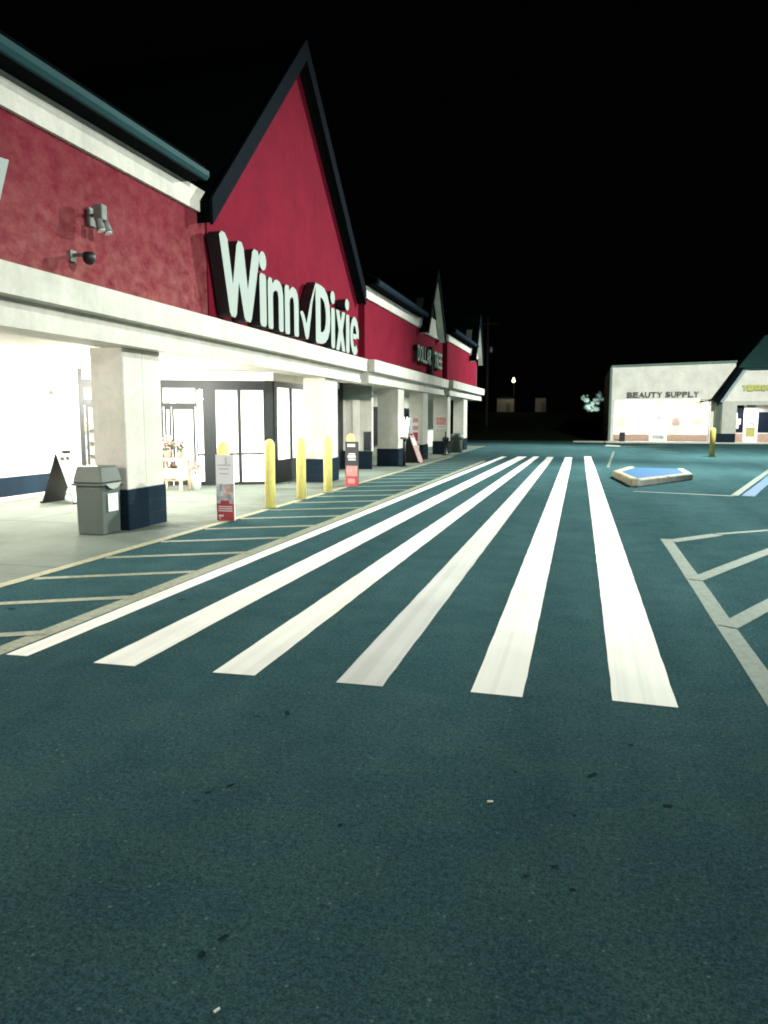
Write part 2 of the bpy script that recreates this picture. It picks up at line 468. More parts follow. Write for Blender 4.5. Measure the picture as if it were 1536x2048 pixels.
def line(name, mat, p, q, wd, z=0.004, taper=None):
    p, q = Vector((p[0], p[1])), Vector((q[0], q[1])); d = (q - p).normalized(); n = Vector((-d.y, d.x))
    m = MB(); N = max(2, int((q - p).length / 0.8)); pv = None
    for i in range(N + 1):
        c = p.lerp(q, i / N); a = c + n * (wd / 2 + random.uniform(-.006, .006)); b = c - n * (wd / 2 + random.uniform(-.006, .006))
        cur = (m.bm.verts.new((a.x, a.y, z)), m.bm.verts.new((b.x, b.y, z)))
        if pv: m.bm.faces.new([pv[0], pv[1], cur[1], cur[0]])
        pv = cur
    return m.build(name, mat, lot)
line('edge_line', M['edge_paint'], (-5.74, -4), (-5.52, 33), 0.14, 0.009)
line('hatch_border', M['tan_paint'], (-4.10, 4.05), (-3.72, 30), 0.17, 0.002)
y = 2.85
while y < 32:
    t = max(0, (y - 5) / 28)
    line('hatch_line', M['tan_paint'], (-5.60 + t * .15, y + 0.06), (-4.06 + .28 * t, y + 0.86), 0.12, 0.0055)
    y += 1.24
# faded stall hatching on the right
line('stall_border', M['faded_paint'], (1.19, 3.2), (1.20, 11.15), 0.15, 0.003)
line('stall_border', M['faded_paint'], (1.24, 10.95), (1.97, 11.75), 0.20, 0.0055)
line('stall_border', M['faded_paint'], (1.97, 11.80), (3.6, 13.0), 0.12, 0.006)
for yy in (4.7, 6.6, 8.45):
    line('hatch_line', M['faded_paint'], (1.20, yy - .11), (3.7, yy + 4.35), 0.16, 0.008)
line('stall_line', M['faded_paint'], (1.2, 18.3), (3.25, 17.75), 0.16, 0.006)
line('stall_line', M['faded_paint'], (3.28, 17.8), (6.6, 29.0), 0.16, 0.012)
line('stall_line', M['blue_paint'], (3.55, 17.8), (6.9, 29.0), 0.26, 0.006)
line('stall_line', M['faded_paint'], (0.9, 27.0), (1.6, 40.0), 0.10, 0.006)
line('stall_line', M['faded_paint'], (3.6, 40.5), (4.7, 39.8), 0.35, 0.006)
line('stall_line', M['faded_paint'], (2.0, 47.0), (5.0, 49.2), 0.45, 0.006)
sheet('concrete_patch', M['kerb'], [(1.35, 47.8), (2.15, 46.9), (2.35, 48.6), (1.6, 50.4)], 0.008)
# oil spots and gum
def blot(x, y, rx, ry, rot):
    m = MB(); pts = []
    for i in range(11):
        a = 2 * math.pi * i / 11; k = random.uniform(.65, 1.1)
        px, py = rx * .8 * k * math.cos(a), ry * .8 * k * math.sin(a)
        pts.append((x + px * math.cos(rot) - py * math.sin(rot), y + px * math.sin(rot) + py * math.cos(rot), 0.003))
    m.face(pts); m.build('oil_spot', M['stain'], lot)
SPOTS = [(-1.60, 3.89, .02, .05, .5), (-1.75, 3.80, .03, .012, .4), (-1.53, 3.02, .016, .035, -.6), (-1.60, 2.93, .012, .03, -.6), (-1.62, 2.85, .016, .01, 0),
         (-.93, 2.82, .012, .022, 0), (-1.12, 1.98, .018, .022, .3), (-1.09, 2.07, .012, .035, -.6), (-0.26, 3.49, .012, .014, 0),
         (.42, 3.34, .030, .018, .2), (.30, 3.95, .022, .016, 0), (.10, 3.55, .05, .02, .9), (.02, 3.15, .012, .016, 0), (-.05, 2.75, .025, .012, .1),
         (.02, 2.62, .018, .014, 0), (-.15, 2.66, .016, .01, 0), (.0, 1.88, .012, .016, 0), (.03, 1.96, .008, .014, .3), (.95, 3.05, .012, .022, .3), (.62, 1.75, .012, .012, 0),
         (-3.6, 6.2, .05, .03, .2), (-4.9, 5.5, .06, .04, 0), (-4.2, 6.3, .05, .02, .4), (2.0, 6.5, .03, .05, 0)]
for s in SPOTS: blot(*s)
# kerb strip at the foot of the supermarket wall and the apron of the far shops
MB().box(-11.72, -11.25, -8, 15.4, 0.004, 0.05).build('kerb', M['kerb'], walk, 0.01)
apron = struct(bpy.data.objects.new('pavement', None)); col.objects.link(apron)
xa = 1.6
while xa < 30:
    MB().box(xa, xa + 2.99, 53.9, 56.6, 0.0, 0.07 + random.uniform(0, .004)).build('slab', M['kerb'], apron, 0.01); xa += 3.0
MB().box(-0.6, 1.55, 55.2, 56.8, 0.0, 0.05).build('slab', M['kerb'], apron, 0.01)

# small litter
def litter(name, label, x, y, s, rot, mat):
    m = MB(); a = Vector((math.cos(rot), math.sin(rot))) * s; b = Vector((-math.sin(rot), math.cos(rot))) * s * .42
    m.prism([(x - a.x - b.x, y - a.y - b.y, .003), (x + a.x - b.x, y + a.y - b.y, .003), (x + a.x * 1.25, y + a.y * 1.25, .003), (x + a.x + b.x, y + a.y + b.y, .003), (x - a.x + b.x, y - a.y + b.y, .003)], (0, 0, s * .5))
    tag(m.build(name, mat, None, 0.001), label, 'litter')

# ================================================================== SUPERMARKET
X1, X2, X3 = -6.50, -6.30, -6.10          # facade planes of the three sections
Y1, Y2, Y3 = 21.75, 34.7, 44.6            # where the sections end
ZB, ZT = 3.44, 5.20                       # red band
sm = thing('supermarket_building', 'red stucco shop front with the big steep gable and lit glass entrance', 'building', (-9, 12, 0))
YS = -8.0
# main wall, plinth, glazed entrance
XW = -11.7
box('back_wall', M['white_wall'], sm, XW - 0.2, XW, YS, 15.72, 0.46, 2.86)
box('wall_base', M['navy'], sm, XW - 0.2, XW + 0.02, YS, 15.70, 0.004, 0.46)
box('canopy_ceiling', M['ceiling'], sm, -11.9, -6.75, YS, 23.9, 2.86, 3.0)
FIX = [(-9.6, -3.0), (-9.6, 2.0), (-9.0, 5.4), (-10.5, 10.8), (-10.4, 14.0), (-8.2, 15.6)]
for x, y in FIX:
    box('ceiling_or_added_light', M['light'], sm, x - .3, x + .3, y - .3, y + .3, 2.835, 2.858)
CAN = (1.0, 0.95, 0.84)
def bulb(name, loc, power, color, soft):
    l = bpy.data.lights.new(name, 'POINT'); l.energy = power; l.color = color; l.shadow_soft_size = soft
    o = bpy.data.objects.new(name, l); col.objects.link(o); o.location = loc
for (x, y), p in zip(FIX, (80, 120, 540, 280, 820, 190)):
    bulb('canopy_or_fill_light', (x, y, 2.35), p, CAN, 0.18)
for x, y in ((-7.7, 28.2), (-7.6, 33.0), (-7.6, 38.0)): area('canopy_or_fill_light', (x, y, 2.78), 70, (.93, 1.0, .86), .4)  # added fill for the far columns, the canopy there is unlit
bulb('canopy_or_fill_light', (-7.7, 12.9, 2.35), 330, CAN, .18)  # added fill standing in for light spilling from the entrance
area('canopy_or_fill_light', (-7.1, 21.6, 2.80), 60, (1, .98, .88), .4)  # added fill to brighten the return wall
for x, y in ((-7.7, 12.9), (-7.1, 21.6)): box('ceiling_or_added_light', M['light'], sm, x - .3, x + .3, y - .3, y + .3, 2.835, 2.858)  # glowing panels added to go with the two fill lights
# entablature over the walkway
def entablature(parent, x, y0, y1, end=False):
    box('beam', M['cream'], parent, x - 0.45, x + 0.12, y0, y1, 2.74, 3.07)
    box('trim_band', M['cream'], parent, x - 0.45, x + 0.30, y0, y1, 3.07, 3.42)
entablature(sm, X1, YS, Y1)
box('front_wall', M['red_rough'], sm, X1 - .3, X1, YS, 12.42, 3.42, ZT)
box('fascia', M['cream'], sm, X1 - .3, X1 + .06, YS, 12.42, ZT, 5.583)
# big gable: wall with a triangular top
GC, GH, GB, GA = 16.85, 4.72, 5.38, 10.03    # rake plane centre, half width, base and apex height (at the rake plane)
XR = -6.20                                  # front of the rake boards
wl, wr = 12.42, Y1
m = MB()
m.prism([(X1 - .30, wl, 3.42), (X1 - .30, wr, 3.42), (X1 - .30, wr, 5.30), (X1 - .30, 16.85, 9.75), (X1 - .30, wl, 5.30)], (.33, 0, 0))
m.build('gable_wall', M['red'], sm)
def gable_roof(parent, xr, yc, hw, zb, za, back, thick, mroof, mrake, msoff, tail=0.28):
    sl = (za - zb) / hw
    for sgn in (-1, 1):
        p0 = (yc + sgn * hw, zb); p1 = (yc, za)
        nrm = Vector((sgn * (za - zb), hw)).normalized()      # outward normal in (y,z)
        t = Vector((nrm.x, nrm.y)) * thick
        # roof slab
        a = [(xr - .06, p0[0], p0[1]), (xr - .06, p1[0], p1[1]), (xr - .06, p1[0], p1[1] - thick / nrm.y), (xr - .06, p0[0], p0[1] - thick / nrm.y)]
        MB().prism([(q[0], q[1], q[2]) for q in a], (-back, 0, 0)).build('gable_roof', [mroof], parent)
        # rake board, its foot cut plumb
        rb = thick * 1.2
        r = [(xr, p0[0], p0[1] + .04), (xr, p1[0], p1[1] + .04), (xr, p1[0], p1[1] - rb / nrm.y), (xr, p0[0], p0[1] - rb / nrm.y)]
        MB().prism(r, (-.058, 0, 0)).build('rake_board', mrake, parent)
        # soffit under the overhang
        ov = thick / nrm.y + 0.012
        s = [(xr - .062, p0[0], p0[1] - ov), (xr - .062, p1[0], p1[1] - ov), (xr - .062, p1[0], p1[1] - ov - .02), (xr - .062, p0[0], p0[1] - ov - .02)]
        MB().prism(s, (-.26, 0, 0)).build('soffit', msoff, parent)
gable_roof(sm, XR, GC, GH, GB, GA, 7.0, 0.24, M['shingle'], M['rake'], M['soffit_dark'])
# eave of the left section
box('soffit', M['soffit_dark'], sm, X1 - .3, -5.98, YS, 11.9, 5.56, 5.60) if False else None
def eave(parent, x, y0, y1, mg, xo=0.36):
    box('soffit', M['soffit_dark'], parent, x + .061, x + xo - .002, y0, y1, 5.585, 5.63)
    MB().prism([(x + xo, y0, 5.575), (x + xo + .05, y0, 5.575), (x + xo + .09, y0, 5.63), (x + xo + .09, y0, 5.71), (x + xo, y0, 5.71)], (0, y1 - y0, 0)).build('gutter', mg, parent)
    MB().prism([(x + xo + .02, y0, 5.724), (x + xo + .02, y0, 5.80), (x - 5.5, y0, 8.6), (x - 5.5, y0, 8.5)], (0, y1 - y0, 0)).build('roof', M['shingle'], parent)
eave(sm, X1, YS, 11.75, M['gutter'])
# column + base
def column(parent, x1, y0, y1, x0=None, top=2.74):
    x0 = x1 - 0.95 if x0 is None else x0
    c = box('column', M['cream'], parent, x0, x1, y0, y1, 0.62, top, bevel=0.012)
    box('joint', M['soffit_pale'], c, x1, x1 + 0.004, (y0 + y1) / 2 - .008, (y0 + y1) / 2 + .008, 0.66, top - .02)
    b = MB(); b.box(x0 - .02, x1 + .02, y0 - .02, y1 + .02, 0.004, 0.618); b.build('column_base', M['navy'], c, 0.012)
    for k in range(2):
        zz = 0.21 + .2 * k
        box('course_joint', M['black'], c, x0 - .024, x1 + .024, y0 - .024, y1 + .024, zz, zz + .006)
    return c
column(sm, -6.60, 9.92, 10.95, -7.16)
column(sm, -6.50, 18.75, 19.75, -7.12)

# glazed entrance: an angled screen, then a return towards the column
A = Vector((-11.70, 15.80)); B = Vector((-7.80, 18.0)); U = (B - A).normalized(); Nn = Vector((U.y, -U.x))
def scr(name, mat, parent, t0, t1, z0, z1, d0=-.05, d1=.05, bevel=0.0):
    m = MB(); c = []
    for z in (z0, z1):
        for d in (d0, d1):
            for t in (t0, t1):
                p = A + U * t + Nn * d; c.append((p.x, p.y, z))
    m.hexa(c); return m.build(name, mat, parent, bevel)
scr('entrance_header', M['bronze'], sm, 0.06, 4.40, 2.44, 2.63, -.07, .07)
scr('bulkhead', M['white_wall'], sm, 0.06, 4.40, 2.632, 2.855, -.07, .05)
scr('post', M['bronze'], sm, -0.06, 0.06, 0.004, 2.855, -.07, .07)
scr('post', M['bronze'], sm, 2.892, 3.127, 0.004, 2.44, -.05, .05)
scr('post', M['bronze'], sm, 4.402, 4.60, 0.004, 2.64, -.08, .08); scr('bulkhead', M['white_wall'], sm, 4.401, 4.62, 2.642, 2.855, -.06, .06)
def glazed(t0, t1, z0, z1, bar=0.05, rail=None, name='window', low=.10):
    f = scr('window', M['bronze'], sm, t0, t0 + bar, z0, z1)       # left stile carries the window's parts
    scr('frame', M['bronze'], f, t1 - bar, t1, z0, z1)
    scr('frame', M['bronze'], f, t0 + bar, t1 - bar, z1 - .04, z1, -.045, .045)
    scr('frame', M['bronze'], f, t0 + bar, t1 - bar, z0, z0 + low, -.045, .045)
    zs = [z0 + low] + ([rail] if rail else []) + [z1 - .04]
    if rail: scr('rail', M['bronze'], f, t0 + bar, t1 - bar, rail - .025, rail + .025, -.045, .045)
    for k in range(len(zs) - 1):
        scr('pane', M['glass'], f, t0 + bar, t1 - bar, zs[k] + (.025 if k else 0), zs[k + 1] - (.025 if rail and k == 0 else 0), -.004, .004)
    return f
def door(t0, t1, ztop=2.02):
    d = scr('door', M['bronze'], sm, t0, t0 + .055, .02, ztop, -.03, .03)
    scr('frame', M['bronze'], d, t1 - .055, t1, .02, ztop, -.03, .03)
    scr('frame', M['bronze'], d, t0 + .055, t1 - .055, ztop - .07, ztop, -.028, .028)
    scr('frame', M['bronze'], d, t0 + .055, t1 - .055, .02, .16, -.028, .028)
    scr('pane', M['glass'], d, t0 + .055, t1 - .055, .16, ztop - .07, -.004, .004)
    scr('handle', M['metal'], d, t1 - .10, t1 - .07, .85, 1.25, .05, .08)
# left door with transom, middle lights, right door with transom
door(0.10, 0.98); door(0.99, 1.14)
scr('transom_bar', M['bronze'], sm, .06, 1.15, 2.02, 2.14); scr('pane', M['glass'], sm, .06, 1.15, 2.14, 2.44, -.004, .004)
glazed(1.15, 1.90, .004, 2.44, .05, .78)
door(1.92, 2.09, 1.98); door(2.10, 2.66, 1.98)
scr('transom_bar', M['bronze'], sm, 1.90, 2.68, 1.98, 2.07); scr('pane', M['glass'], sm, 1.90, 2.68, 2.07, 2.44, -.004, .004)
glazed(2.68, 2.89, .004, 2.44, .035, .78)
glazed(3.13, 3.75, .004, 2.44, .04, .79, low=.07)
glazed(3.752, 4.40, .004, 2.44, .04, .79, low=.07)
# return screen along +Y
def ret(name, mat, parent, y0, y1, z0, z1, d=.05): return box(name, mat, parent, -7.75 - d, -7.75 + d, y0, y1, z0, z1)
ret('panel', M['bronze'], sm, 18.15, 23.6, 0.004, 0.60, .06)
ret('entrance_header', M['bronze'], sm, 18.15, 23.6, 2.50, 2.64, .06); ret('bulkhead', M['white_wall'], sm, 18.15, 23.6, 2.642, 2.855, .05)
for y0, y1 in ((18.36, 19.43), (19.45, 20.55), (20.57, 21.6), (21.62, 22.65)):
    f = ret('window', M['bronze'], sm, y0, y0 + .05, .60, 2.50, .02)
    ret('frame', M['bronze'], f, y1 - .05, y1, .60, 2.50, .02); ret('pane', M['glass'], f, y0 + .05, y1 - .05, .60, 2.50, .004)
ret('post', M['bronze'], sm, 18.15, 18.359, 0.60, 2.50, .06); ret('post', M['bronze'], sm, 22.66, 23.6, .60, 2.50, .06)
# interior
box('interior_floor', M['interior_floor'], sm, -26, -7.0, 15.0, 23.95, -.05, 0.002) if False else None
MB().prism([(-11.78, 15.85, -.02), (-7.85, 18.05, -.02), (-7.82, 23.9, -.02), (-26, 23.9, -.02), (-26, 10, -.02), (-11.92, 10, -.02)], (0, 0, .03)).build('interior_floor', M['interior_floor'], sm)
box('interior_wall', M['interior'], sm, -26.2, -26, 10, 26, 0, 3.2)
box('interior_wall', M['interior'], sm, -26, -11.91, 9.9, 10, 0, 3.2)
box('interior_wall', M['interior'], sm, -26, -7.81, 23.82, 23.91, 0.012, 2.855)
ret('post', M['bronze'], sm, 23.601, 23.92, 0.004, 2.855, .06)
box('interior_ceiling', M['interior'], sm, -26, -11.91, 10, 23.9, 2.87, 3.0)
for x, y in ((-10.2, 18.6), (-9.0, 20.5), (-10.2, 22.3), (-14, 13), (-14, 18), (-14, 22), (-20, 15), (-20, 21)):
    box('ceiling_or_added_light', M['light'], sm, x - .55, x + .55, y - .3, y + .3, 2.82 if x > -11.7 else 2.845, 2.858 if x > -11.7 else 2.869)
    area('interior_light', (x, y, 2.80), 300 if x > -12 else 420, (1.0, 0.96, 0.88), 1.0, shape='RECTANGLE', size_y=.55)
for k, (x, y) in enumerate(((-16, 13.5), (-16, 16), (-16, 18.5), (-16, 21))):
    s = box('shelf_unit', M['interior'], sm, x - 2.5, x + 2.5, y - .05, y + .05, 0.01, 1.7)
    for j in range(4):
        box('shelf', M['shelf'], s, x - 2.5, x + 2.5, y - .42, y - .052, .15 + .4 * j, .42 + .4 * j)

# ------------------------------------------------------------------ dollar store section
ds = thing('dollar_store_building', 'middle red shop front with green letters between the big gable and the end unit', 'building', (-9, 28, 0))
YA = Y1 + 0.002
entablature(ds, X2, YA, Y2)
box('front_wall', M['red'], ds, X2 - .4, X2, YA, Y2, 3.42, ZT)
box('fascia', M['cream'], ds, X2 - .4, X2 + .06, YA, Y2, ZT, 5.55)
eave(ds, X2, YA + .15, 29.2, M['gutter_unlit'], 0.33)
box('canopy_ceiling', M['ceiling'], ds, -11.9, X2 - .46, 24.3, Y2, 2.80, 2.94)
def small_gable(parent, x, yc, hw, zb, za):
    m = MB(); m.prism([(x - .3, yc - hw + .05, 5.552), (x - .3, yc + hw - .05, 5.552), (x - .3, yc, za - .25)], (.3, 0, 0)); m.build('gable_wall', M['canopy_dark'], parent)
    box('gable_base', M['cream'], parent, x - .25, x + .10, yc - hw + .02, yc + hw - .25, 5.10, 5.85)
    gable_roof(parent, x + .40, yc, hw, zb, za, 5.0, .14, M['shingle'], M['rake'], M['soffit_pale'])
small_gable(ds, X2, 31.35, 1.95, 5.25, 7.75)
box('roof', M['shingle'], ds, -11, X2 - .1, 29.2, Y2, 5.56, 5.8)
# walls below: a return wall facing the walkway, then the shop front set back
rw = box('return_wall', M['cream'], ds, -11.9, -6.75, 24.10, 24.3, 0.60, 2.80)
box('wall_base', M['navy'], ds, -7.95, -6.73, 24.06, 24.098, 0.004, 0.60)
box('shade_band', M['canopy_dark'], ds, -7.95, -6.75, 23.95, 24.098, 2.30, 2.74)  # dark strip, paints in the canopy's shade along the wall top
for xx in (-7.88, -7.38): box('pilaster', M['white_wall'], ds, xx, xx + .25, 24.02, 24.098, .62, 2.30)
wd = box('window', M['bronze'], ds, -7.02, -6.77, 24.06, 24.098, .62, 1.25)
box('pane', M['window_blue'], wd, -6.98, -6.80, 24.05, 24.059, .66, 1.2)
box('shop_front', M['cream'], ds, -9.2, -9.0, 24.3, Y2, 0.004, 2.80)
df = box('door', M['bronze'], ds, -8.999, -8.95, 29.2, 30.3, 0.01, 2.2); box('pane', M['window_blue'], df, -8.949, -8.944, 29.3, 30.2, .2, 2.1)
df = box('window', M['bronze'], ds, -8.999, -8.95, 30.6, 33.6, 0.5, 2.2); box('pane', M['window_blue'], df, -8.949, -8.944, 30.7, 33.5, .6, 2.1)
column(ds, -6.25, 25.75, 26.65, -7.0)
column(ds, -6.25, 30.0, 31.0, -6.82)

# ------------------------------------------------------------------ end unit
eu = thing('end_shop_building', 'farthest red unit of the row with its own small gable and end columns', 'building', (-9, 40, 0))
YB = Y2 + .002
entablature(eu, X3, YB, 46.0)
box('front_wall', M['red'], eu, X3 - .5, X3, YB, Y3, 3.42, ZT)
box('fascia', M['cream'], eu, X3 - .5, X3 + .06, YB, Y3, ZT, 5.50)
eave(eu, X3, YB + .15, 42.6, M['gutter_unlit'], 0.30)
box('canopy_ceiling', M['ceiling'], eu, -11.9, X3 - .46, YB, 46.0, 2.80, 2.94)
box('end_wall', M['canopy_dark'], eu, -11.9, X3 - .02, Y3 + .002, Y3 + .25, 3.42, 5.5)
small_gable(eu, X3, 43.2, 1.6, 5.05, 7.45)
box('shop_front', M['cream'], eu, -9.0, -8.8, YB, 46.0, 0.004, 2.80)
df = box('window', M['bronze'], eu, -8.799, -8.75, 36, 39.5, 0.5, 2.2); box('pane', M['window_blue'], df, -8.749, -8.744, 36.1, 39.4, .6, 2.1)
column(eu, -6.10, 34.9, 35.7, -6.78)
column(eu, -6.10, 39.9, 41.1, -6.66)

# ------------------------------------------------------------------ facade letters
big = thing('store_sign', 'big pale channel letters reading Winn check-mark Dixie on the tall gable', 'sign', (X1, 16.5, 3.4))
LM = [M['letter_face'], M['letter_side']]
FD = 0.24
def L(loops, name='letter'): return outline(name, loops, FD, LM, big, facade_M(-6.47 + FD / 2 + .05), 0.012)
# W with rounded stroke ends
L([[(12.30, 4.86), (12.38, 4.93), (12.52, 4.93), (12.62, 4.84), (12.80, 4.10), (12.98, 4.82), (13.05, 4.91), (13.20, 4.91), (13.28, 4.82), (13.43, 4.10), (13.66, 4.84), (13.74, 4.91), (13.92, 4.90), (13.99, 4.80), (13.58, 3.58), (13.52, 3.51), (13.32, 3.51), (13.25, 3.58), (13.05, 4.18), (12.93, 3.58), (12.87, 3.52), (12.72, 3.52), (12.65, 3.59)]])
L([rrect(13.97, 14.29, 3.50, 4.52, .10)]); L([ell(14.14, 4.765, .17, .18)], 'letter_dot')
def nglyph(a, b, lo, hi, st):
    c = (a + b) / 2; r = (b - a) / 2; p = [(a + .04, lo), (a, lo + .05), (a, hi - .08), (a + .05, hi), (a + st - .04, hi), (a + st, hi - .10)]
    p += [(a + st + .08, hi - .02), (c + .08, hi + .02), (b - .16, hi - .01), (b - .05, hi - .10), (b, hi - .26), (b, lo + .05), (b - .04, lo), (b - st + .04, lo), (b - st, lo + .05), (b - st, hi - .34), (b - st - .04, hi - .23), (c + .02, hi - .20), (a + st + .03, hi - .26), (a + st, hi - .36), (a + st, lo + .05), (a + st - .04, lo)]
    return p
L([nglyph(14.37, 15.17, 3.50, 4.51, .25)]); L([nglyph(15.26, 16.06, 3.49, 4.51, .27)])
L([[(16.16, 4.06), (16.30, 4.10), (16.42, 4.02), (16.55, 3.84), (16.86, 4.42), (17.20, 4.88), (17.22, 4.84), (16.96, 4.36), (16.70, 3.58), (16.64, 3.50), (16.52, 3.50), (16.46, 3.58), (16.30, 3.88)]], 'check_mark')
Do = [(17.22, 3.48), (17.62, 3.49), (17.86, 3.54), (18.06, 3.66), (18.20, 3.86), (18.25, 4.15), (18.20, 4.46), (18.06, 4.68), (17.84, 4.82), (17.60, 4.86), (17.24, 4.86), (17.18, 4.80), (17.18, 3.54)]
Di = [(17.52, 3.76), (17.52, 4.58), (17.66, 4.57), (17.80, 4.49), (17.89, 4.34), (17.92, 4.15), (17.89, 3.98), (17.80, 3.84), (17.66, 3.77)]
L([Do, Di])
L([rrect(18.32, 18.61, 3.46, 4.46, .09)]); L([ell(18.45, 4.71, .17, .16)], 'letter_dot')
L([[(18.70, 4.46), (18.98, 4.46), (19.10, 4.20), (19.22, 4.46), (19.47, 4.46), (19.26, 3.97), (19.48, 3.45), (19.20, 3.45), (19.09, 3.73), (18.97, 3.45), (18.70, 3.45), (18.92, 3.96)]])
L([rrect(19.55, 19.85, 3.44, 4.45, .09)]); L([ell(19.65, 4.70, .17, .15)], 'letter_dot')
eo = []
for i in range(25):      # open bowl of the e
    a = R(-38 + (360 - 6 + 38) * i / 24 * 0 + 0) if False else R(-5 + 318 * i / 24)
    eo.append((20.33 + .40 * math.cos(a), 3.95 + .52 * math.sin(a)))
ei = []
for i in range(25):
    a = R(-5 + 318 * i / 24)
    ei.append((20.33 + .17 * math.cos(a), 3.95 + .29 * math.sin(a)))
# bowl drawn as one closed band, with the crossbar
band = eo + ei[::-1]
L([band]); L([[(20.47, 3.86), (20.73, 3.86), (20.73, 4.0), (20.47, 4.0)], ] if False else [[(20.19, 3.87), (20.49, 3.87), (20.49, 4.01), (20.19, 4.01)]], 'crossbar')
py = thing('wall_sign', 'pale letter y of a wall sign cut off at the left edge', 'sign', (X1, 7, 3.5))
outline('letter', [[(6.56, 4.50), (6.76, 4.53), (7.02, 3.92), (7.30, 4.56), (7.50, 4.58), (6.99, 3.20), (6.82, 3.20), (6.92, 3.55)]], .14, LM, py, facade_M(-6.40), 0.01)

dsg = thing('shop_sign', 'green letters with a dark round tree mark in their middle on red wall', 'sign', (X2, 31, 4.1))
GM = [M['green_face'], M['letter_side']]
u0 = 28.30
for i, ch in enumerate('DOLLAR'): text_mesh('letter', ch, .40, .60, .16, GM, dsg, facade_M, X2 + .12, u0 + .44 * i, 3.86, .02)
outline('tree_mark', [ell(31.25, 4.42, .30, .24), [(31.12, 4.17), (31.38, 4.17), (31.52, 3.50), (31.28, 3.62), (31.05, 3.50)]], .16, [M['dark_green'], M['letter_side']], dsg, facade_M(X2 + .12))
for i, ch in enumerate('TREE'): text_mesh('letter', ch, .40, .66, .16, GM, dsg, facade_M, X2 + .12, 31.62 + .45 * i, 3.83, .02)

# ------------------------------------------------------------------ fittings on the wall
fl = thing('flood_light', 'pale twin head flood light bracket high on the red wall', 'lamp', (X1, 9.0, 4.4))
box('back_plate', M['dull_metal'], fl, X1, X1 + .04, 9.10, 9.26, 4.26, 4.50, bevel=.006)
MB().tube((X1 + .04, 9.16, 4.40), (X1 + .20, 9.12, 4.42), .022).build('arm', M['dull_metal'], fl)
box('ballast_box', M['dull_metal'], fl, X1 + .16, X1 + .30, 9.00, 9.12, 4.30, 4.50, bevel=.012)
for k, yy in enumerate((9.00, 9.15)):
    h = MB().tube((X1 + .24, yy, 4.298), (X1 + .28, yy, 4.16), .045, .062, 14).build('lamp_head', M['dull_metal'], fl)
    MB().tube((X1 + .2803, yy, 4.159), (X1 + .284, yy, 4.148), .05, .05, 14).build('lens', M['lens'], h)
scam = thing('security_camera', 'small dark dome camera on a short arm below the flood light', 'camera', (X1, 8.75, 3.75))
box('mount', M['dull_metal'], scam, X1, X1 + .03, 8.68, 8.80, 3.72, 3.86)
MB().tube((X1 + .03, 8.74, 3.80), (X1 + .26, 8.74, 3.80), .025).build('arm', M['dull_metal'], scam)
MB().lathe([(.07, .06), (.085, 0), (.07, -.05), (.04, -.085), (0, -.095)], (X1 + .26, 8.74, 3.76), 16).build('dome', M['black'], scam)
al = thing('fire_alarm', 'small red alarm box on the white wall beside the entrance', 'alarm', (XW, 14.7, 2.3))
box('back_box', M['signal_red'], al, XW, XW + .05, 14.62, 14.78, 2.22, 2.40, bevel=.006)
box('strobe', M['lens'], al, XW + .05, XW + .075, 14.66, 14.74, 2.32, 2.38)

# ------------------------------------------------------------------ litter bins
tb = thing('trash_can', 'square grey trash can with hooded lid and white notice beside the nearest column', 'trash can', (-6.9, 9.6, 0))
def taper(x0, x1, y0, y1, z0, z1, k):
    cx, cy = (x0 + x1) / 2, (y0 + y1) / 2
    c = [(x, y, z0) for y in (y0, y1) for x in (x0, x1)] + [(cx + (x - cx) * k, cy + (y - cy) * k, z1) for y in (y0, y1) for x in (x0, x1)]
    m = MB(); return m.hexa(c)
bx0, bx1, by0, by1 = -7.12, -6.66, 9.36, 9.84
taper(bx0 + .02, bx1 - .02, by0 + .02, by1 - .02, .006, .72, 1.05).build('bin_body', M['bin'], tb, .015)
taper(bx0 - .03, bx1 + .03, by0 - .03, by1 + .03, .722, .76, 1.0).build('rim', M['bin'], tb, .008)
hood = taper(bx0 - .02, bx1 + .02, by0 - .02, by1 + .02, .762, 1.0, .80).build('lid', M['bin'], tb, .02)
m = MB(); m.prism([(bx1 + .032, by0 + .05, .755), (bx1 + .032, by1 - .05, .755), (bx1 + .032, by1 - .14, .69), (bx1 + .032, (by0 + by1) / 2, .665), (bx1 + .032, by0 + .14, .69)], (.012, 0, 0)); m.build('flap', M['bin_light'], tb)
box('notice', M['white'], tb, bx1 + .001, bx1 + .006, 9.50, 9.74, .34, .60)
rb = thing('litter_bin', 'round grey bin with domed top in front of the end columns', 'trash can', (-5.95, 36.9, 0))
MB().lathe([(.27, .004), (.30, .05), (.31, .55), (.33, .60), (.34, .66)], (-6.0, 37.0, 0), 20).build('bin_body', M['bin'], rb)
MB().lathe([(.35, .662), (.36, .72), (.30, .86), (.16, .95), (0, .97)], (-6.0, 37.0, 0), 20).build('lid', M['bin'], rb)
MB().prism([(-5.80, 36.68, .62), (-5.66, 36.70, .62), (-5.67, 36.70, .40), (-5.73, 36.70, .12), (-5.78, 36.69, .34)], (0, -.02, 0)).build('bag_end', M['bin_light'], rb)

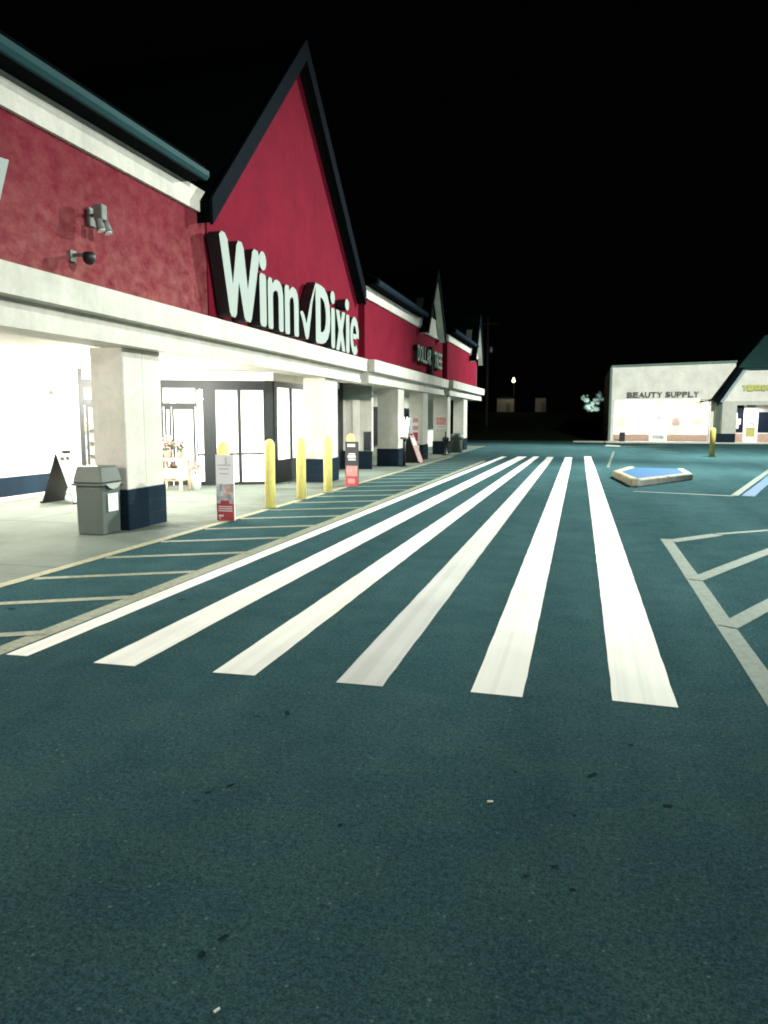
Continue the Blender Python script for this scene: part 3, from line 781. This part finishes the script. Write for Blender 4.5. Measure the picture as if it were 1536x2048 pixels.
# ------------------------------------------------------------------ bollards and their signs
BOL = [(-5.78, 11.45, 'yellow bollard standing behind the white and red advert'),
       (-5.64, 13.05, 'first bare yellow bollard after the white advert'),
       (-5.63, 14.65, 'middle one of the three bare yellow bollards'),
       (-5.56, 16.15, 'bare yellow bollard in front of the second column'),
       (-5.62, 18.10, 'yellow bollard standing behind the black and red advert')]
b0 = None
for x, y, lab in BOL:
    if b0 is None:
        b0 = thing('bollard', lab, 'bollard', (x, y, 0), 'yellow bollards along the walkway edge')
        MB().lathe([(.098, .004), (.098, 1.20), (.092, 1.235), (.070, 1.275), (.035, 1.305), (0, 1.315)], (x, y, 0), 22).build('post', M['yellow'], b0)
        MB().lathe([(.135, .003), (.13, .02), (.10, .03)], (x, y, 0), 22).build('collar', M['concrete'], b0)
    else: place_copy(b0, (x - BOL[0][0], y - BOL[0][1], 0), lab)
bb = thing('bollard', 'lone dull yellow bollard on the asphalt before the pale shops', 'bollard', (5.55, 35.6, 0))
MB().lathe([(.12, .002), (.12, 1.15), (.10, 1.22), (.05, 1.27), (0, 1.285)], (5.55, 35.6, 0), 18).build('post', M['yellow_dull'], bb)
MB().lathe([(.20, .001), (.19, .02), (.13, .03)], (5.55, 35.6, 0), 18).build('collar', M['stain'], bb)

p1 = thing('advert_board', 'tall white advert with a red foot strapped to the first bollard', 'sign', (-5.67, 11.25, 0))
PY = 11.27
box('panel', M['lilac'], p1, -5.835, -5.515, PY, PY + .03, .012, 1.10)
box('photo', M['print_photo'], p1, -5.83, -5.52, PY - .003, PY - .0005, .30, .62)
box('photo', M['print_photo_warm'], p1, -5.70, -5.53, PY - .006, PY - .0035, .42, .60)
box('red_foot', M['print_red'], p1, -5.83, -5.52, PY - .004, PY - .0005, .015, .295)
box('red_foot', M['print_red'], p1, -5.76, -5.60, PY - .006, PY - .0045, .296, .345)
for z in (.20, .165, .235): box('print_line', M['lilac'], p1, -5.80, -5.55, PY - .007, PY - .0045, z, z + .016)
box('print_line', M['lilac'], p1, -5.80, -5.71, PY - .007, PY - .0045, .075, .105)
box('print_line', M['lilac'], p1, -5.785, -5.765, PY - .007, PY - .0045, .035, .06)
for z, a, b in ((.92, -5.80, -5.56), (.86, -5.78, -5.60), (.78, -5.77, -5.60)): box('print_line', M['print_grey'], p1, a, b, PY - .003, PY - .0005, z, z + .018)
m = MB()
for a0 in range(-60, 240, 30):
    for c, k in ((0, 1.0), (0, .55)):
        pass
outline('emblem', [[(0.0, .06), (.03, .05), (.03, .02), (.012, .005), (.034, -.01), (.034, -.045), (0, -.06), (-.02, -.045), (0, -.042), (.016, -.03), (.012, -.008), (-.008, 0), (-.008, .012), (.012, .022), (.01, .04), (0, .044), (-.015, .035)]], .003, [M['print_grey']], p1, south_M(PY - .002, -5.66, 1.0))
p2 = thing('advert_board', 'tall black advert with pink picture and red foot on the last bollard', 'sign', (-5.5, 17.85, 0))
PY = 17.86
box('panel', M['print_dark'], p2, -5.69, -5.35, PY, PY + .03, .012, 1.12)
for z, a, b, h in ((.99, -5.63, -5.43, .07), (.80, -5.60, -5.43, .03), (.72, -5.63, -5.42, .06), (.655, -5.61, -5.42, .04)): box('print_line', M['white'], p2, a, b, PY - .003, PY - .0005, z, z + h)
box('photo', M['print_pink'], p2, -5.67, -5.37, PY - .003, PY - .0005, .26, .52)
box('red_foot', M['print_red'], p2, -5.685, -5.355, PY - .004, PY - .0005, .015, .258)
box('print_line', M['print_pink'], p2, -5.62, -5.44, PY - .007, PY - .0045, .08, .20)

# ------------------------------------------------------------------ A-frame boards
def aframe(name, label, x0, x1, y0, y1, h, mout, minn, marks, closed=False):
    t = thing(name, label, 'sandwich board', ((x0 + x1) / 2, (y0 + y1) / 2, 0))
    xc = (x0 + x1) / 2
    for s, xb in ((-1, x0), (1, x1)):
        th = .02
        m = MB(); m.mi = 0
        m.prism([(xb, y0, .006), (xb, y1, .006), (xc + s * .012, y1, h), (xc + s * .012, y0, h)], (-s * th, 0, 0))
        for f in m.bm.faces:
            f.material_index = 0
        bd = m.build('board', [mout if s > 0 else minn, minn], t)
        if s > 0:
            me = bd.data
            for f in me.polygons: f.material_index = 0 if f.normal.x > .5 else 1
        for fy in (y0, y1):
            box('foot', M['black'], bd, xb - .03, xb + .03, fy - .02, fy + .02, .001, .05)
    box('handle', M['black'], t, xc - .03, xc + .03, (y0 + y1) / 2 - .1, (y0 + y1) / 2 + .1, h - .004, h + .05)
    if closed:
        m = MB(); m.prism([(x0 + .025, y0 + .03, .01), (x1 - .025, y0 + .03, .01), (xc + .004, y0 + .03, h - .03), (xc - .004, y0 + .03, h - .03)], (0, .02, 0)); m.build('end_panel', M['black'], t)
    for (a, b, c, d, mt) in marks:      # a..b along y (0-1), c..d up the board (0-1)
        def P(u, v, off): 
            return (x1 + (xc + .012 - x1) * v + off, y0 + (y1 - y0) * u, .006 + (h - .006) * v)
        MB().hexa([P(a, c, .001), P(a, c, .006), P(b, c, .001), P(b, c, .006), P(a, d, .001), P(a, d, .006), P(b, d, .001), P(b, d, .006)]).build('print_panel', mt, t)
    return t
aframe('sandwich_board', 'open black sandwich board with white face by the nearest column', -10.42, -9.66, 12.70, 13.35, 1.0, M['white'], M['black'],
       [(.10, .28, .86, .93, M['black']), (.36, .52, .86, .93, M['black']), (.2, .8, .5, .74, M['lilac']), (.25, .75, .2, .4, M['lilac'])])
aframe('sandwich_board', 'dark red sandwich board with pink poster on the far walkway', -6.75, -5.95, 27.9, 28.7, 1.05, M['print_pink'], M['dark_red'],
       [(.1, .9, .62, .9, M['lilac']), (.15, .85, .1, .5, M['print_photo_warm'])], True)

# posters on the far columns, stand with glowing white rods
def poster(label, x0, x1, y, z0, z1, base, bars):
    t = thing('poster', label, 'poster', ((x0 + x1) / 2, y, z0))
    box('sheet', base, t, x0, x1, y - .006, y - .0005, z0, z1)
    for a, b, c, d, mt in bars: box('print_panel', mt, t, x0 + (x1 - x0) * a, x0 + (x1 - x0) * b, y - .010, y - .0065, z0 + (z1 - z0) * c, z0 + (z1 - z0) * d)
poster('red and white poster on the fourth column above the dark red board', -6.78, -6.42, 30.0, .72, 1.72, M['lilac'],
       [(.0, .28, .0, 1, M['poster_blue']), (.32, .96, .80, .98, M['print_pink']), (.32, .96, .50, .66, M['print_pink']), (.36, .92, .05, .40, M['print_red'])])
poster('pale pink poster with a line of print on the fifth column', -6.66, -6.16, 34.9, 1.2, 1.75, M['lilac'],
       [(.02, .98, .30, .98, M['print_pink']), (.05, .95, .1, .2, M['print_grey'])])
st = thing('display_stand', 'black pole stand holding a bundle of bright white rods beside the third column', 'stand', (-6.02, 25.72, 0))
MB().tube((-6.02, 25.72, .03), (-6.02, 25.72, .98), .05).build('pole', M['black'], st)
MB().lathe([(.2, .004), (.2, .03), (.06, .05)], (-6.02, 25.72, 0), 16).build('foot', M['black'], st)
MB().lathe([(.13, .96), (.14, .98), (.14, 1.03), (.13, 1.05)], (-6.02, 25.72, 0), 16).build('ring', M['metal'], st)
RODM = emit('glowing_rod', (1, .98, .92), 1.6)  # rods given a glow of their own to look brightly lit
for i in range(9):
    a = 2 * math.pi * i / 9; r = .09
    MB().tube((-6.02 + r * math.cos(a), 25.72 + r * math.sin(a), 1.0), (-6.02 + 1.9 * r * math.cos(a), 25.72 + 1.9 * r * math.sin(a), 1.66 + random.uniform(-.05, .08)), .032, .022, 8).build('rod', RODM, st)
pb = thing('sale_crate', 'pale upright crate of goods on the walkway beside the black pole stand', 'crate', (-6.3, 27.9, 0))
box('crate_body', M['poster_cream'], pb, -6.55, -6.25, 28.9, 29.3, .005, .62, bevel=.01)
box('front_panel', M['poster_blue'], pb, -6.52, -6.28, 28.89, 28.899, .05, .30)
ns = thing('urn', 'small dark urn standing between the two far columns', 'planter', (-6.3, 34, 0))
MB().lathe([(.16, .004), (.16, .05), (.07, .10), (.06, .55), (.14, .66), (.17, .78), (.15, .80), (.05, .86), (.04, .95), (0, .98)], (-6.05, 34.2, 0), 16).build('urn_body', M['black'], ns)
MB().lathe([(.05, .981), (.03, 1.06), (0, 1.08)], (-6.05, 34.2, 0), 10).build('knob', M['black'], ns)

# ------------------------------------------------------------------ flower stand before the door
def leaf_clump(bm_, c, r, n, size):
    for _ in range(n):
        d = Vector((random.gauss(0, 1), random.gauss(0, 1), random.gauss(0, .8))).normalized() * r * random.uniform(.35, 1.0)
        p = Vector(c) + d; a = Vector((random.gauss(0, 1), random.gauss(0, 1), random.gauss(0, 1))).normalized(); b = a.orthogonal().normalized()
        s = size * random.uniform(.6, 1.3)
        bm_.face([p - a * s, p + b * s * .45, p + a * s, p - b * s * .45])
fs = thing('flower_stand', 'pale wooden two tier plant stand in front of the lit glass door', 'stand', (-9.35, 16.0, 0))
for x in (-9.66, -9.06):
    for y in (15.75, 16.15):
        box('leg', M['wood'], fs, x - .03, x + .03, y - .03, y + .03, .005, .70)
box('shelf', M['wood'], fs, -9.70, -9.02, 15.71, 16.19, .70, .75); box('shelf', M['wood'], fs, -9.62, -9.10, 15.79, 16.11, .22, .26)
box('apron', M['poster_cream'], fs, -9.62, -9.10, 15.725, 15.745, .30, .52)
def potted(label, x, y, z, r, hgt, petals, spread):
    t = thing('potted_plant', label, 'plant', (x, y, z), 'potted plants on the stand by the door')
    MB().lathe([(r * .7, .002), (r, hgt), (r * 1.08, hgt + .01), (r * 1.08, hgt + .03)], (x, y, z), 14).build('pot', M['pot'], t)
    a = MB(); leaf_clump(a, (x, y, z + hgt + spread * .8), spread, 90, .045); a.build('foliage', M['leaf'], t)
    if petals:
        b = MB(); leaf_clump(b, (x, y, z + hgt + spread * 1.1), spread * .95, petals, .045); b.build('flowers', M['petal'], t)
potted('pink flowering plant on the left of the stand top', -9.50, 15.95, .752, .10, .14, 80, .20)
potted('leafy green plant with few blooms on the right of the stand top', -9.18, 15.95, .752, .09, .12, 26, .17)
potted('low leafy plant on the lower shelf of the stand', -9.36, 15.95, .262, .10, .12, 30, .15)
bq = thing('flower_bucket', 'white bucket of pale blooms standing right of the plant stand', 'bucket', (-8.85, 16.1, 0))
MB().lathe([(.10, .004), (.13, .34), (.135, .36)], (-8.85, 16.1, 0), 16).build('bucket_body', M['white'], bq)
b = MB(); leaf_clump(b, (-8.85, 16.1, .55), .20, 120, .045); b.build('flowers', M['petal'], bq)

# ================================================================== FAR SHOPS
bs = thing('beauty_shop_building', 'pale flat fronted shop with dark lettering and bright papered windows', 'building', (6, 58, 0))
FY = 56.0
m = MB(); m.prism([(1.95, FY, 2.98), (9.95, FY, 2.98), (9.95, FY, 5.42), (1.95, FY, 5.24)], (0, .3, 0)); m.build('parapet', M['white_wall'], bs)
m = MB(); m.prism([(1.85, FY - .12, 5.243), (10.0, FY - .12, 5.425), (10.0, FY - .12, 5.56), (1.85, FY - .12, 5.36)], (0, .5, 0)); m.build('cornice', M['cornice'], bs)
box('corner_post', M['cornice'], bs, 1.80, 1.949, FY - .05, FY + 14, .07, 5.24)
box('pier', M['white_wall'], bs, 1.95, 2.15, FY, FY + .3, .07, 2.978)
box('pier', M['white_wall'], bs, 8.50, 8.70, FY, FY + .3, .07, 2.978)
box('roof', M['shingle'], bs, 1.95, 12, FY + .31, FY + 14, 5.0, 5.1)
# recessed shop front
SY = FY + .9
box('soffit', M['white_wall'], bs, 2.15, 8.50, FY + .31, SY + .2, 2.99, 3.05)
for x in (3.4, 5.3, 7.3): box('ceiling_or_added_light', M['dim_light'], bs, x - .5, x + .5, FY + .40, FY + .75, 2.965, 2.988)
area('shop_light', (3.6, FY + .45, 2.93), 70, (1.0, .93, .80), 2.6, (R(8), 0, 0), 'RECTANGLE', .3)
area('shop_light', (7.0, FY + .45, 2.93), 70, (1.0, .93, .80), 2.6, (R(8), 0, 0), 'RECTANGLE', .3)
def brickwall(parent, x0, x1, y, z0, z1):
    kw = box('knee_wall', M['mortar'], parent, x0, x1, y, y + .2, z0, z1)
    mm = None; nz = int((z1 - z0) / .10)
    wall = MB()
    for r in range(nz):
        z = z0 + .008 + r * (z1 - z0) / nz; x = x0 + (.0 if r % 2 else -.12)
        while x < x1:
            a, b = max(x, x0) + .006, min(x + .24, x1) - .006
            if b - a > .03: wall.box(a, b, y - .012 + random.uniform(0, .003), y - .0005, z, z + (z1 - z0) / nz - .014)
            x += .25
    o = wall.build('brickwork', M['brick_pink'], kw); o['kind'] = 'stuff'
brickwall(bs, 2.15, 4.65, SY, .07, .52); brickwall(bs, 5.83, 8.50, SY, .07, .52)
def win(parent, x0, x1, z0, z1, y, back, glow=True, mull=()):
    f = box('window', M['white'], parent, x0, x1, y + .02, y + .10, z0, z0 + .05)
    box('frame', M['white'], f, x0, x1, y + .02, y + .10, z1 - .05, z1)
    edges = [x0] + list(mull) + [x1 - .05]
    for e in edges: box('frame', M['white'], f, e, e + .05, y + .022, y + .098, z0 + .051, z1 - .051)
    for a, b in zip(edges, edges[1:]): box('pane', M['glass'], f, a + .051, b - .001, y + .055, y + .061, z0 + .051, z1 - .051)
    return f
win(bs, 2.15, 4.65, .522, 2.95, SY, None, mull=(3.32,)); win(bs, 5.83, 8.50, .522, 2.95, SY, None, mull=(7.08,))
# shop interior
box('interior_wall', M['interior'], bs, 2.0, 8.6, FY + 5, FY + 5.1, .05, 3.1)
box('interior_wall', M['interior'], bs, 1.96, 2.05, SY + .2, FY + 5, .05, 3.1); box('interior_wall', M['interior'], bs, 8.55, 8.65, SY + .2, FY + 5, .05, 3.1)
box('interior_floor', M['interior_floor'], bs, 2.05, 8.55, SY + .2, FY + 5, .05, .08); box('interior_ceiling', M['interior'], bs, 2.05, 8.55, SY + .201, FY + 5, 3.06, 3.1)
for x in (3.6, 6.9):
    box('ceiling_or_added_light', M['dim_light'], bs, x - .9, x + .9, FY + 2.4, FY + 2.9, 3.03, 3.058)
    area('shop_light', (x, FY + 2.7, 3.0), 210, (1.0, .93, .82), 1.6, shape='SQUARE')
d = box('door', M['white'], bs, 4.72, 4.86, SY + .02, SY + .10, .075, 2.95)
box('frame', M['white'], d, 5.62, 5.76, SY + .02, SY + .10, .075, 2.95)
box('frame', M['white'], d, 4.861, 5.619, SY + .022, SY + .098, .075, .22); box('frame', M['white'], d, 4.861, 5.619, SY + .022, SY + .098, 2.12, 2.30)
box('frame', M['white'], d, 4.861, 5.619, SY + .022, SY + .098, .46, .62)
box('kick_panel', M['print_photo'], d, 4.861, 5.619, SY + .05, SY + .07, .221, .459)
box('pane', M['glass'], d, 4.861, 5.619, SY + .05, SY + .056, .621, 2.119); box('pane', M['glass'], d, 4.861, 5.619, SY + .05, SY + .056, 2.301, 2.95)
def wposter(label, x0, x1, z0, z1, base, parts):
    t = thing('window_poster', label, 'poster', ((x0 + x1) / 2, SY, z0))
    box('sheet', base, t, x0, x1, SY + .004, SY + .014, z0, z1)
    for lp, mt in parts: outline('print_panel', [lp], .004, [mt], t, south_M(SY + .0015))
wposter('wide white poster with a thin curve left of the shop door', 3.38, 4.42, .56, 2.30, M['white'], [([(3.66, 1.7), (3.70, 1.7), (3.66, 1.4), (3.70, 1.08), (3.66, 1.08), (3.61, 1.4)], M['print_grey'])])
wposter('cream poster with a dark haired portrait right of the shop door', 5.90, 7.02, .56, 2.35, M['poster_cream'],
        [([(6.40 + .28 * math.cos(R(a)), 1.32 + (.46 if a < 180 else .2) * math.sin(R(a))) for a in range(0, 360, 15)], M['print_photo_warm']),
         ([(5.95, 2.15), (6.95, 2.15), (6.95, 2.3), (5.95, 2.3)], M['lilac'])])
wposter('pale poster with faint pink figures in the right hand shop window', 7.30, 8.36, .90, 2.30, M['lilac'], [([(7.42, 1.3), (7.85, 1.2), (8.28, 1.3), (8.25, 2.0), (7.9, 2.15), (7.5, 2.0)], M['print_peach'])])
wposter('faint cream poster in the left hand shop window', 2.30, 3.10, .95, 2.20, M['poster_cream'], [([(2.4, 1.2), (2.95, 1.2), (2.9, 1.9), (2.5, 1.95)], M['print_peach'])])
wposter('small sheet with a grey triangle on the shop door', 5.0, 5.5, 1.55, 2.05, M['poster_cream'], [([(5.08, 1.62), (5.42, 1.62), (5.25, 1.98)], M['print_grey'])])
bsg = thing('shop_sign', 'dark letters BEAUTY SUPPLY across the pale shop front', 'sign', (5, FY, 3.1))
DK = [M['sign_grey'], M['letter_side']]
for i, ch in enumerate('BEAUTY'): text_mesh('letter', ch, .36, .38, .12, DK, bsg, south_M, FY - .07, 2.98 + .395 * i, 3.12, .025)
for i, ch in enumerate('SUPPLY'): text_mesh('letter', ch, .33, .38, .12, DK, bsg, south_M, FY - .07, 5.52 + .365 * i, 3.13, .025)
b2 = thing('litter_bin', 'small black square bin at the left foot of the pale shop', 'trash can', (2.73, 55.6, .07))
taper(2.56, 2.92, 55.4, 55.75, .076, .64, 1.04).build('bin_body', M['black'], b2, .02); taper(2.54, 2.95, 55.38, 55.77, .642, .72, .9).build('lid', M['black'], b2, .01)

# clipped-gable wing to its right
wg = thing('corner_shop_building', 'pale shop with teal clipped gable roof and yellow sign at right edge', 'building', (13, 57, 0))
WY = 54.9; WC = 13.6
pts = [(9.0, 2.82), (10.35, 4.90), (2 * WC - 10.35, 4.90), (2 * WC - 9.0, 2.82)]
m = MB(); m.prism([(x, WY, z) for x, z in pts], (0, .25, 0)); m.build('gable_wall', M['white_wall'], wg)
box('trim_band', M['gutter'], wg, 10.1, 2 * WC - 10.1, WY - .28, WY - .05, 4.905, 5.0)
for s in (-1, 1):
    def mx(x): return x if s < 0 else 2 * WC - x
    for nm, dy0, dy1, mt, o0, o1 in (('rake_board', -.35, .0, M['rake'], .14, .48), ('trim_band', -.12, -.005, M['pale_trim'], -.12, .138)):
        MB().prism([(mx(8.95 - o0), WY + dy0, 2.75), (mx(8.95 - o1), WY + dy0, 2.75), (mx(10.35 - o1), WY + dy0, 4.99), (mx(10.35 - o0), WY + dy0, 4.99)], (0, dy1 - dy0, 0)).build(nm, mt, wg)
    MB().prism([(mx(8.44), WY - .30, 2.86), (mx(8.44), WY + 10, 2.86), (mx(11.8), WY + 10, 7.9), (mx(11.8), WY + 2.2, 7.2), (mx(9.87), WY - .30, 5.0)], (0, 0, .06)).build('roof', M['shingle'], wg)
m = MB(); m.prism([(9.87, WY - .36, 5.005), (2 * WC - 9.87, WY - .36, 5.005), (WC + 1.7, WY + 2.4, 7.25), (WC - 1.7, WY + 2.4, 7.25)], (0, 0, .06)); m.build('hip_roof', M['teal_shingle'], wg)
c = box('column', M['cream'], wg, 9.05, 9.95, WY - .1, WY + .2, .66, 2.815)
box('column_base', M['navy'], c, 8.75, 9.93, WY - .15, WY + .2, .072, .655)
box('beam', M['cream'], wg, 9.952, 17.5, WY + .002, WY + .25, 2.55, 2.818)
box('shop_front', M['cream'], wg, 8.72, 10.05, WY + 1.2, WY + 1.35, .07, 2.55)
box('ceiling', M['white_wall'], wg, 8.72, 17.5, WY + .26, WY + 1.5, 2.56, 2.6)
box('side_wall', M['canopy_dark'], wg, 8.71, 9.04, WY + .25, WY + 1.0, .07, 2.8)
brickwall(wg, 10.06, 10.62, WY + 1.2, .07, .62); brickwall(wg, 11.55, 17.5, WY + 1.2, .07, .62)
WYY = WY + 1.2
wn = box('window', M['white'], wg, 10.06, 10.62, WYY, WYY + .08, .63, .70); box('pane', M['window_blue'], wn, 10.1, 10.6, WYY + .03, WYY + .05, .701, 2.4)
wn = box('window', M['white'], wg, 11.55, 17.5, WYY, WYY + .08, .63, .70); box('pane', M['window_blue'], wn, 11.6, 17.5, WYY + .03, WYY + .05, .701, 2.1)
box('frame', M['white'], wn, 11.55, 17.5, WYY, WYY + .08, 2.101, 2.55)
d = box('door', M['white'], wg, 10.63, 10.80, WYY - .02, WYY + .08, .075, 2.55); box('frame', M['white'], d, 11.38, 11.545, WYY - .02, WYY + .08, .075, 2.55)
box('frame', M['white'], d, 10.801, 11.379, WYY - .018, WYY + .078, 1.86, 2.45); box('frame', M['white'], d, 10.801, 11.379, WYY - .018, WYY + .078, .075, .42); box('frame', M['white'], d, 10.801, 11.379, WYY - .018, WYY + .078, 1.05, 1.12)
box('pane', M['print_photo'], d, 10.801, 11.379, WYY + .02, WYY + .03, 1.121, 1.859); box('kick_panel', M['door_yellow'], d, 10.801, 11.379, WYY + .02, WYY + .03, .421, 1.049)
area('shop_light', (10.9, WY + .55, 2.52), 75, (1.0, .95, .84), 1.6, (R(-10), 0, 0), 'RECTANGLE', .3)
for k, (x, z, h) in enumerate(((10.12, 1.65, .32), (10.28, 1.30, .30), (10.42, 1.05, .22))):
    pass
np_ = thing('window_notice', 'cluster of white notices taped in the narrow window beside the door', 'notice', (10.3, WYY, 1.2))
for x, z, ww, h in ((9.98, 1.62, .26, .42), (10.20, 1.25, .26, .40), (10.12, .98, .22, .25)): box('sheet', M['white'], np_, x, x + ww, WYY - .012 - .004 * z, WYY - .006 - .004 * z, z, z + h)
ysg = thing('shop_sign', 'yellow lettering band on the pale gable at right edge', 'sign', (12, WY, 3.6))
YM = [M['sign_yellow'], M['dark_green']]
x = 10.2
outline('letter', [[(10.20, 3.86), (10.5, 3.86), (10.5, 3.78), (10.42, 3.74), (10.42, 3.52), (10.30, 3.52), (10.30, 3.74), (10.2, 3.78)]], .10, YM, ysg, south_M(WY - .07))
for a, b, n in ((10.47, 10.92, 0), (10.95, 11.32, 1), (11.35, 11.62, 0), (11.66, 12.1, 1), (12.14, 12.6, 0), (12.64, 13.1, 1)):
    outline('letter', [rrect(a, b, 3.48 + .03 * n, 3.88, .08), ell((a + b) / 2, 3.70, .05, .07, 10)], .10, YM, ysg, south_M(WY - .07))

# kerbed island with blue top in the parking area
isl = thing('kerb_island', 'low island with blue painted top and white front kerb on the car park', 'kerb island', (1.9, 22, 0))
P0, P1, P2, P3, P4 = Vector((1.32, 19.55)), Vector((2.92, 22.2)), Vector((2.95, 24.6)), Vector((1.55, 24.9)), Vector((0.98, 22.6))
def kerbstone(p, q, wd, ht, mat, z0=.002):
    d = (q - p).normalized(); p2 = p + d * .012; q2 = q - d * .012
    m = MB(); m.bar((p2.x, p2.y, z0 + ht / 2), (q2.x, q2.y, z0 + ht / 2), wd, ht); m.build('kerb_stone', mat, isl, .03)
mid = P0.lerp(P1, .52)
kerbstone(P0, mid, .20, .19, M['worn_kerb']); kerbstone(mid, P1, .20, .19, M['worn_kerb'])
kerbstone(P4, P0, .20, .20, M['tan_kerb']); kerbstone(P3, P4, .20, .18, M['tan_kerb']); kerbstone(P1, P2, .20, .16, M['kerb'])
m = MB(); m.prism([(p.x, p.y, .002) for p in (P0 + Vector((.02, .1)), P1 + Vector((-.08, .05)), P2, P3, P4 + Vector((.1, 0)))], (0, 0, .15)); m.build('painted_top', M['blue_paint'], isl)

litter('bottle_cap', 'small pale scrap lying on the asphalt at lower left', -0.967, 1.78, .010, 1.1, M['white'])
litter('paper_scrap', 'small pale pebble sized scrap on the asphalt near the centre', -0.345, 3.17, .012, .3, M['poster_cream'])

# ================================================================== DISTANCE
def shed(label, x0, x1, y, zb, h, dep):
    t = thing('shed', label, 'shed', ((x0 + x1) / 2, y, zb))
    box('wall', M['shed'], t, x0, x1, y, y + dep, zb - .3, zb + h)
    MB().prism([(x0 - .15, y - .15, zb + h + .002), (x1 + .15, y - .15, zb + h + .002), ((x0 + x1) / 2, y - .15, zb + h + .35)], (0, dep + .3, 0)).build('roof', M['shingle'], t)
    dd = box('door', M['canopy_dark'], t, (x0 + x1) / 2 + .1, (x0 + x1) / 2 + .7, y - .03, y - .002, zb - .1, zb + 1.3)
    box('handle', M['metal'], dd, (x0 + x1) / 2 + .15, (x0 + x1) / 2 + .2, y - .06, y - .031, zb + .6, zb + .7)
shed('pale box shed left on the dark bank under the lit street lamp', -12.0, -9.6, 110, 2.5, 2.1, 3)
shed('small grey shed right on the dark bank beyond the street lamp', -6.7, -5.2, 112, 2.6, 2.0, 2.5)
sl = thing('street_lamp', 'distant street lamp glowing warm orange above the dark bank', 'street lamp', (-9.9, 113, 2.5))
MB().tube((-9.9, 113.2, 2.4), (-9.9, 113.2, 7.3), .10, .07).build('pole', M['bark'], sl)
MB().tube((-9.9, 113.2, 7.3), (-9.9, 112.4, 7.4), .05).build('arm', M['bark'], sl)
MB().lathe([(.0, -.30), (.18, -.22), (.27, -.02), (.22, .14), (.12, .20), (.16, .30), (.12, .42), (0, .48)], (-9.9, 112.2, 7.1), 14).build('lamp_globe', M['street_lamp'], sl)
lp = bpy.data.lights.new('street_lamp_light', 'POINT'); lp.energy = 220; lp.color = (1, .72, .42); lp.shadow_soft_size = .2
lo = bpy.data.objects.new('street_lamp_light', lp); col.objects.link(lo); lo.location = (-9.9, 108.6, 6.6)
up = thing('utility_pole', 'faint dark utility pole beside the end of the red row', 'utility pole', (-9, 75, .7))
MB().tube((-9.2, 75, .4), (-9.2, 75, 11.5), .16, .12, 12).build('pole', M['bark'], up)
MB().bar((-10.3, 75, 10.8), (-8.1, 75, 10.8), .10, .12).build('crossarm', M['bark'], up)
MB().lathe([(.16, 0), (.2, .05), (.2, .5), (.1, .62), (0, .64)], (-8.85, 74.8, 8.0), 12).build('transformer', M['metal'], up)
# lit tree
tr = thing('tree', 'small pale forked tree lit from below in the far dark', 'tree', (1.2, 112, 2.6))
tk = MB(); tk.tube((1.2, 112, 2.3), (1.2, 112, 3.1), .10, .08)
tips = []
for dx, dz in ((-1.1, 2.1), (-.7, 1.5), (1.2, 2.2), (.8, 1.5), (.2, 1.0), (-.3, .9)):
    tk.tube((1.2, 112, 3.0), (1.2 + dx * .9, 112 + random.uniform(-.5, .5), 2.6 + dz), .05, .02, 6); tips.append((1.2 + dx * .9, 112, 2.6 + dz))
tk.build('trunk', M['bark'], tr)
cr = MB()
for t_ in tips:
    for q in range(4):
        leaf_clump(cr, (t_[0] + random.uniform(-.35, .35), t_[1] + random.uniform(-.3, .3), t_[2] + random.uniform(-.45, .3)), random.uniform(.18, .42), 55, .09)
leaf_clump(cr, (1.2, 112, 3.0), .7, 120, .10)
leaf_clump(cr, (1.9, 112, 2.9), .5, 90, .10); leaf_clump(cr, (.6, 112, 3.3), .5, 90, .10)
cr.build('crown', M['tree_leaf'], tr)
sp = bpy.data.lights.new('tree_uplight', 'SPOT'); sp.energy = 4200; sp.color = (.85, 1, 1); sp.spot_size = R(75); sp.spot_blend = .6; sp.shadow_soft_size = .1
so = bpy.data.objects.new('tree_uplight', sp); col.objects.link(so); so.location = (1.2, 109.3, 2.75); so.rotation_euler = (R(112), 0, 0)
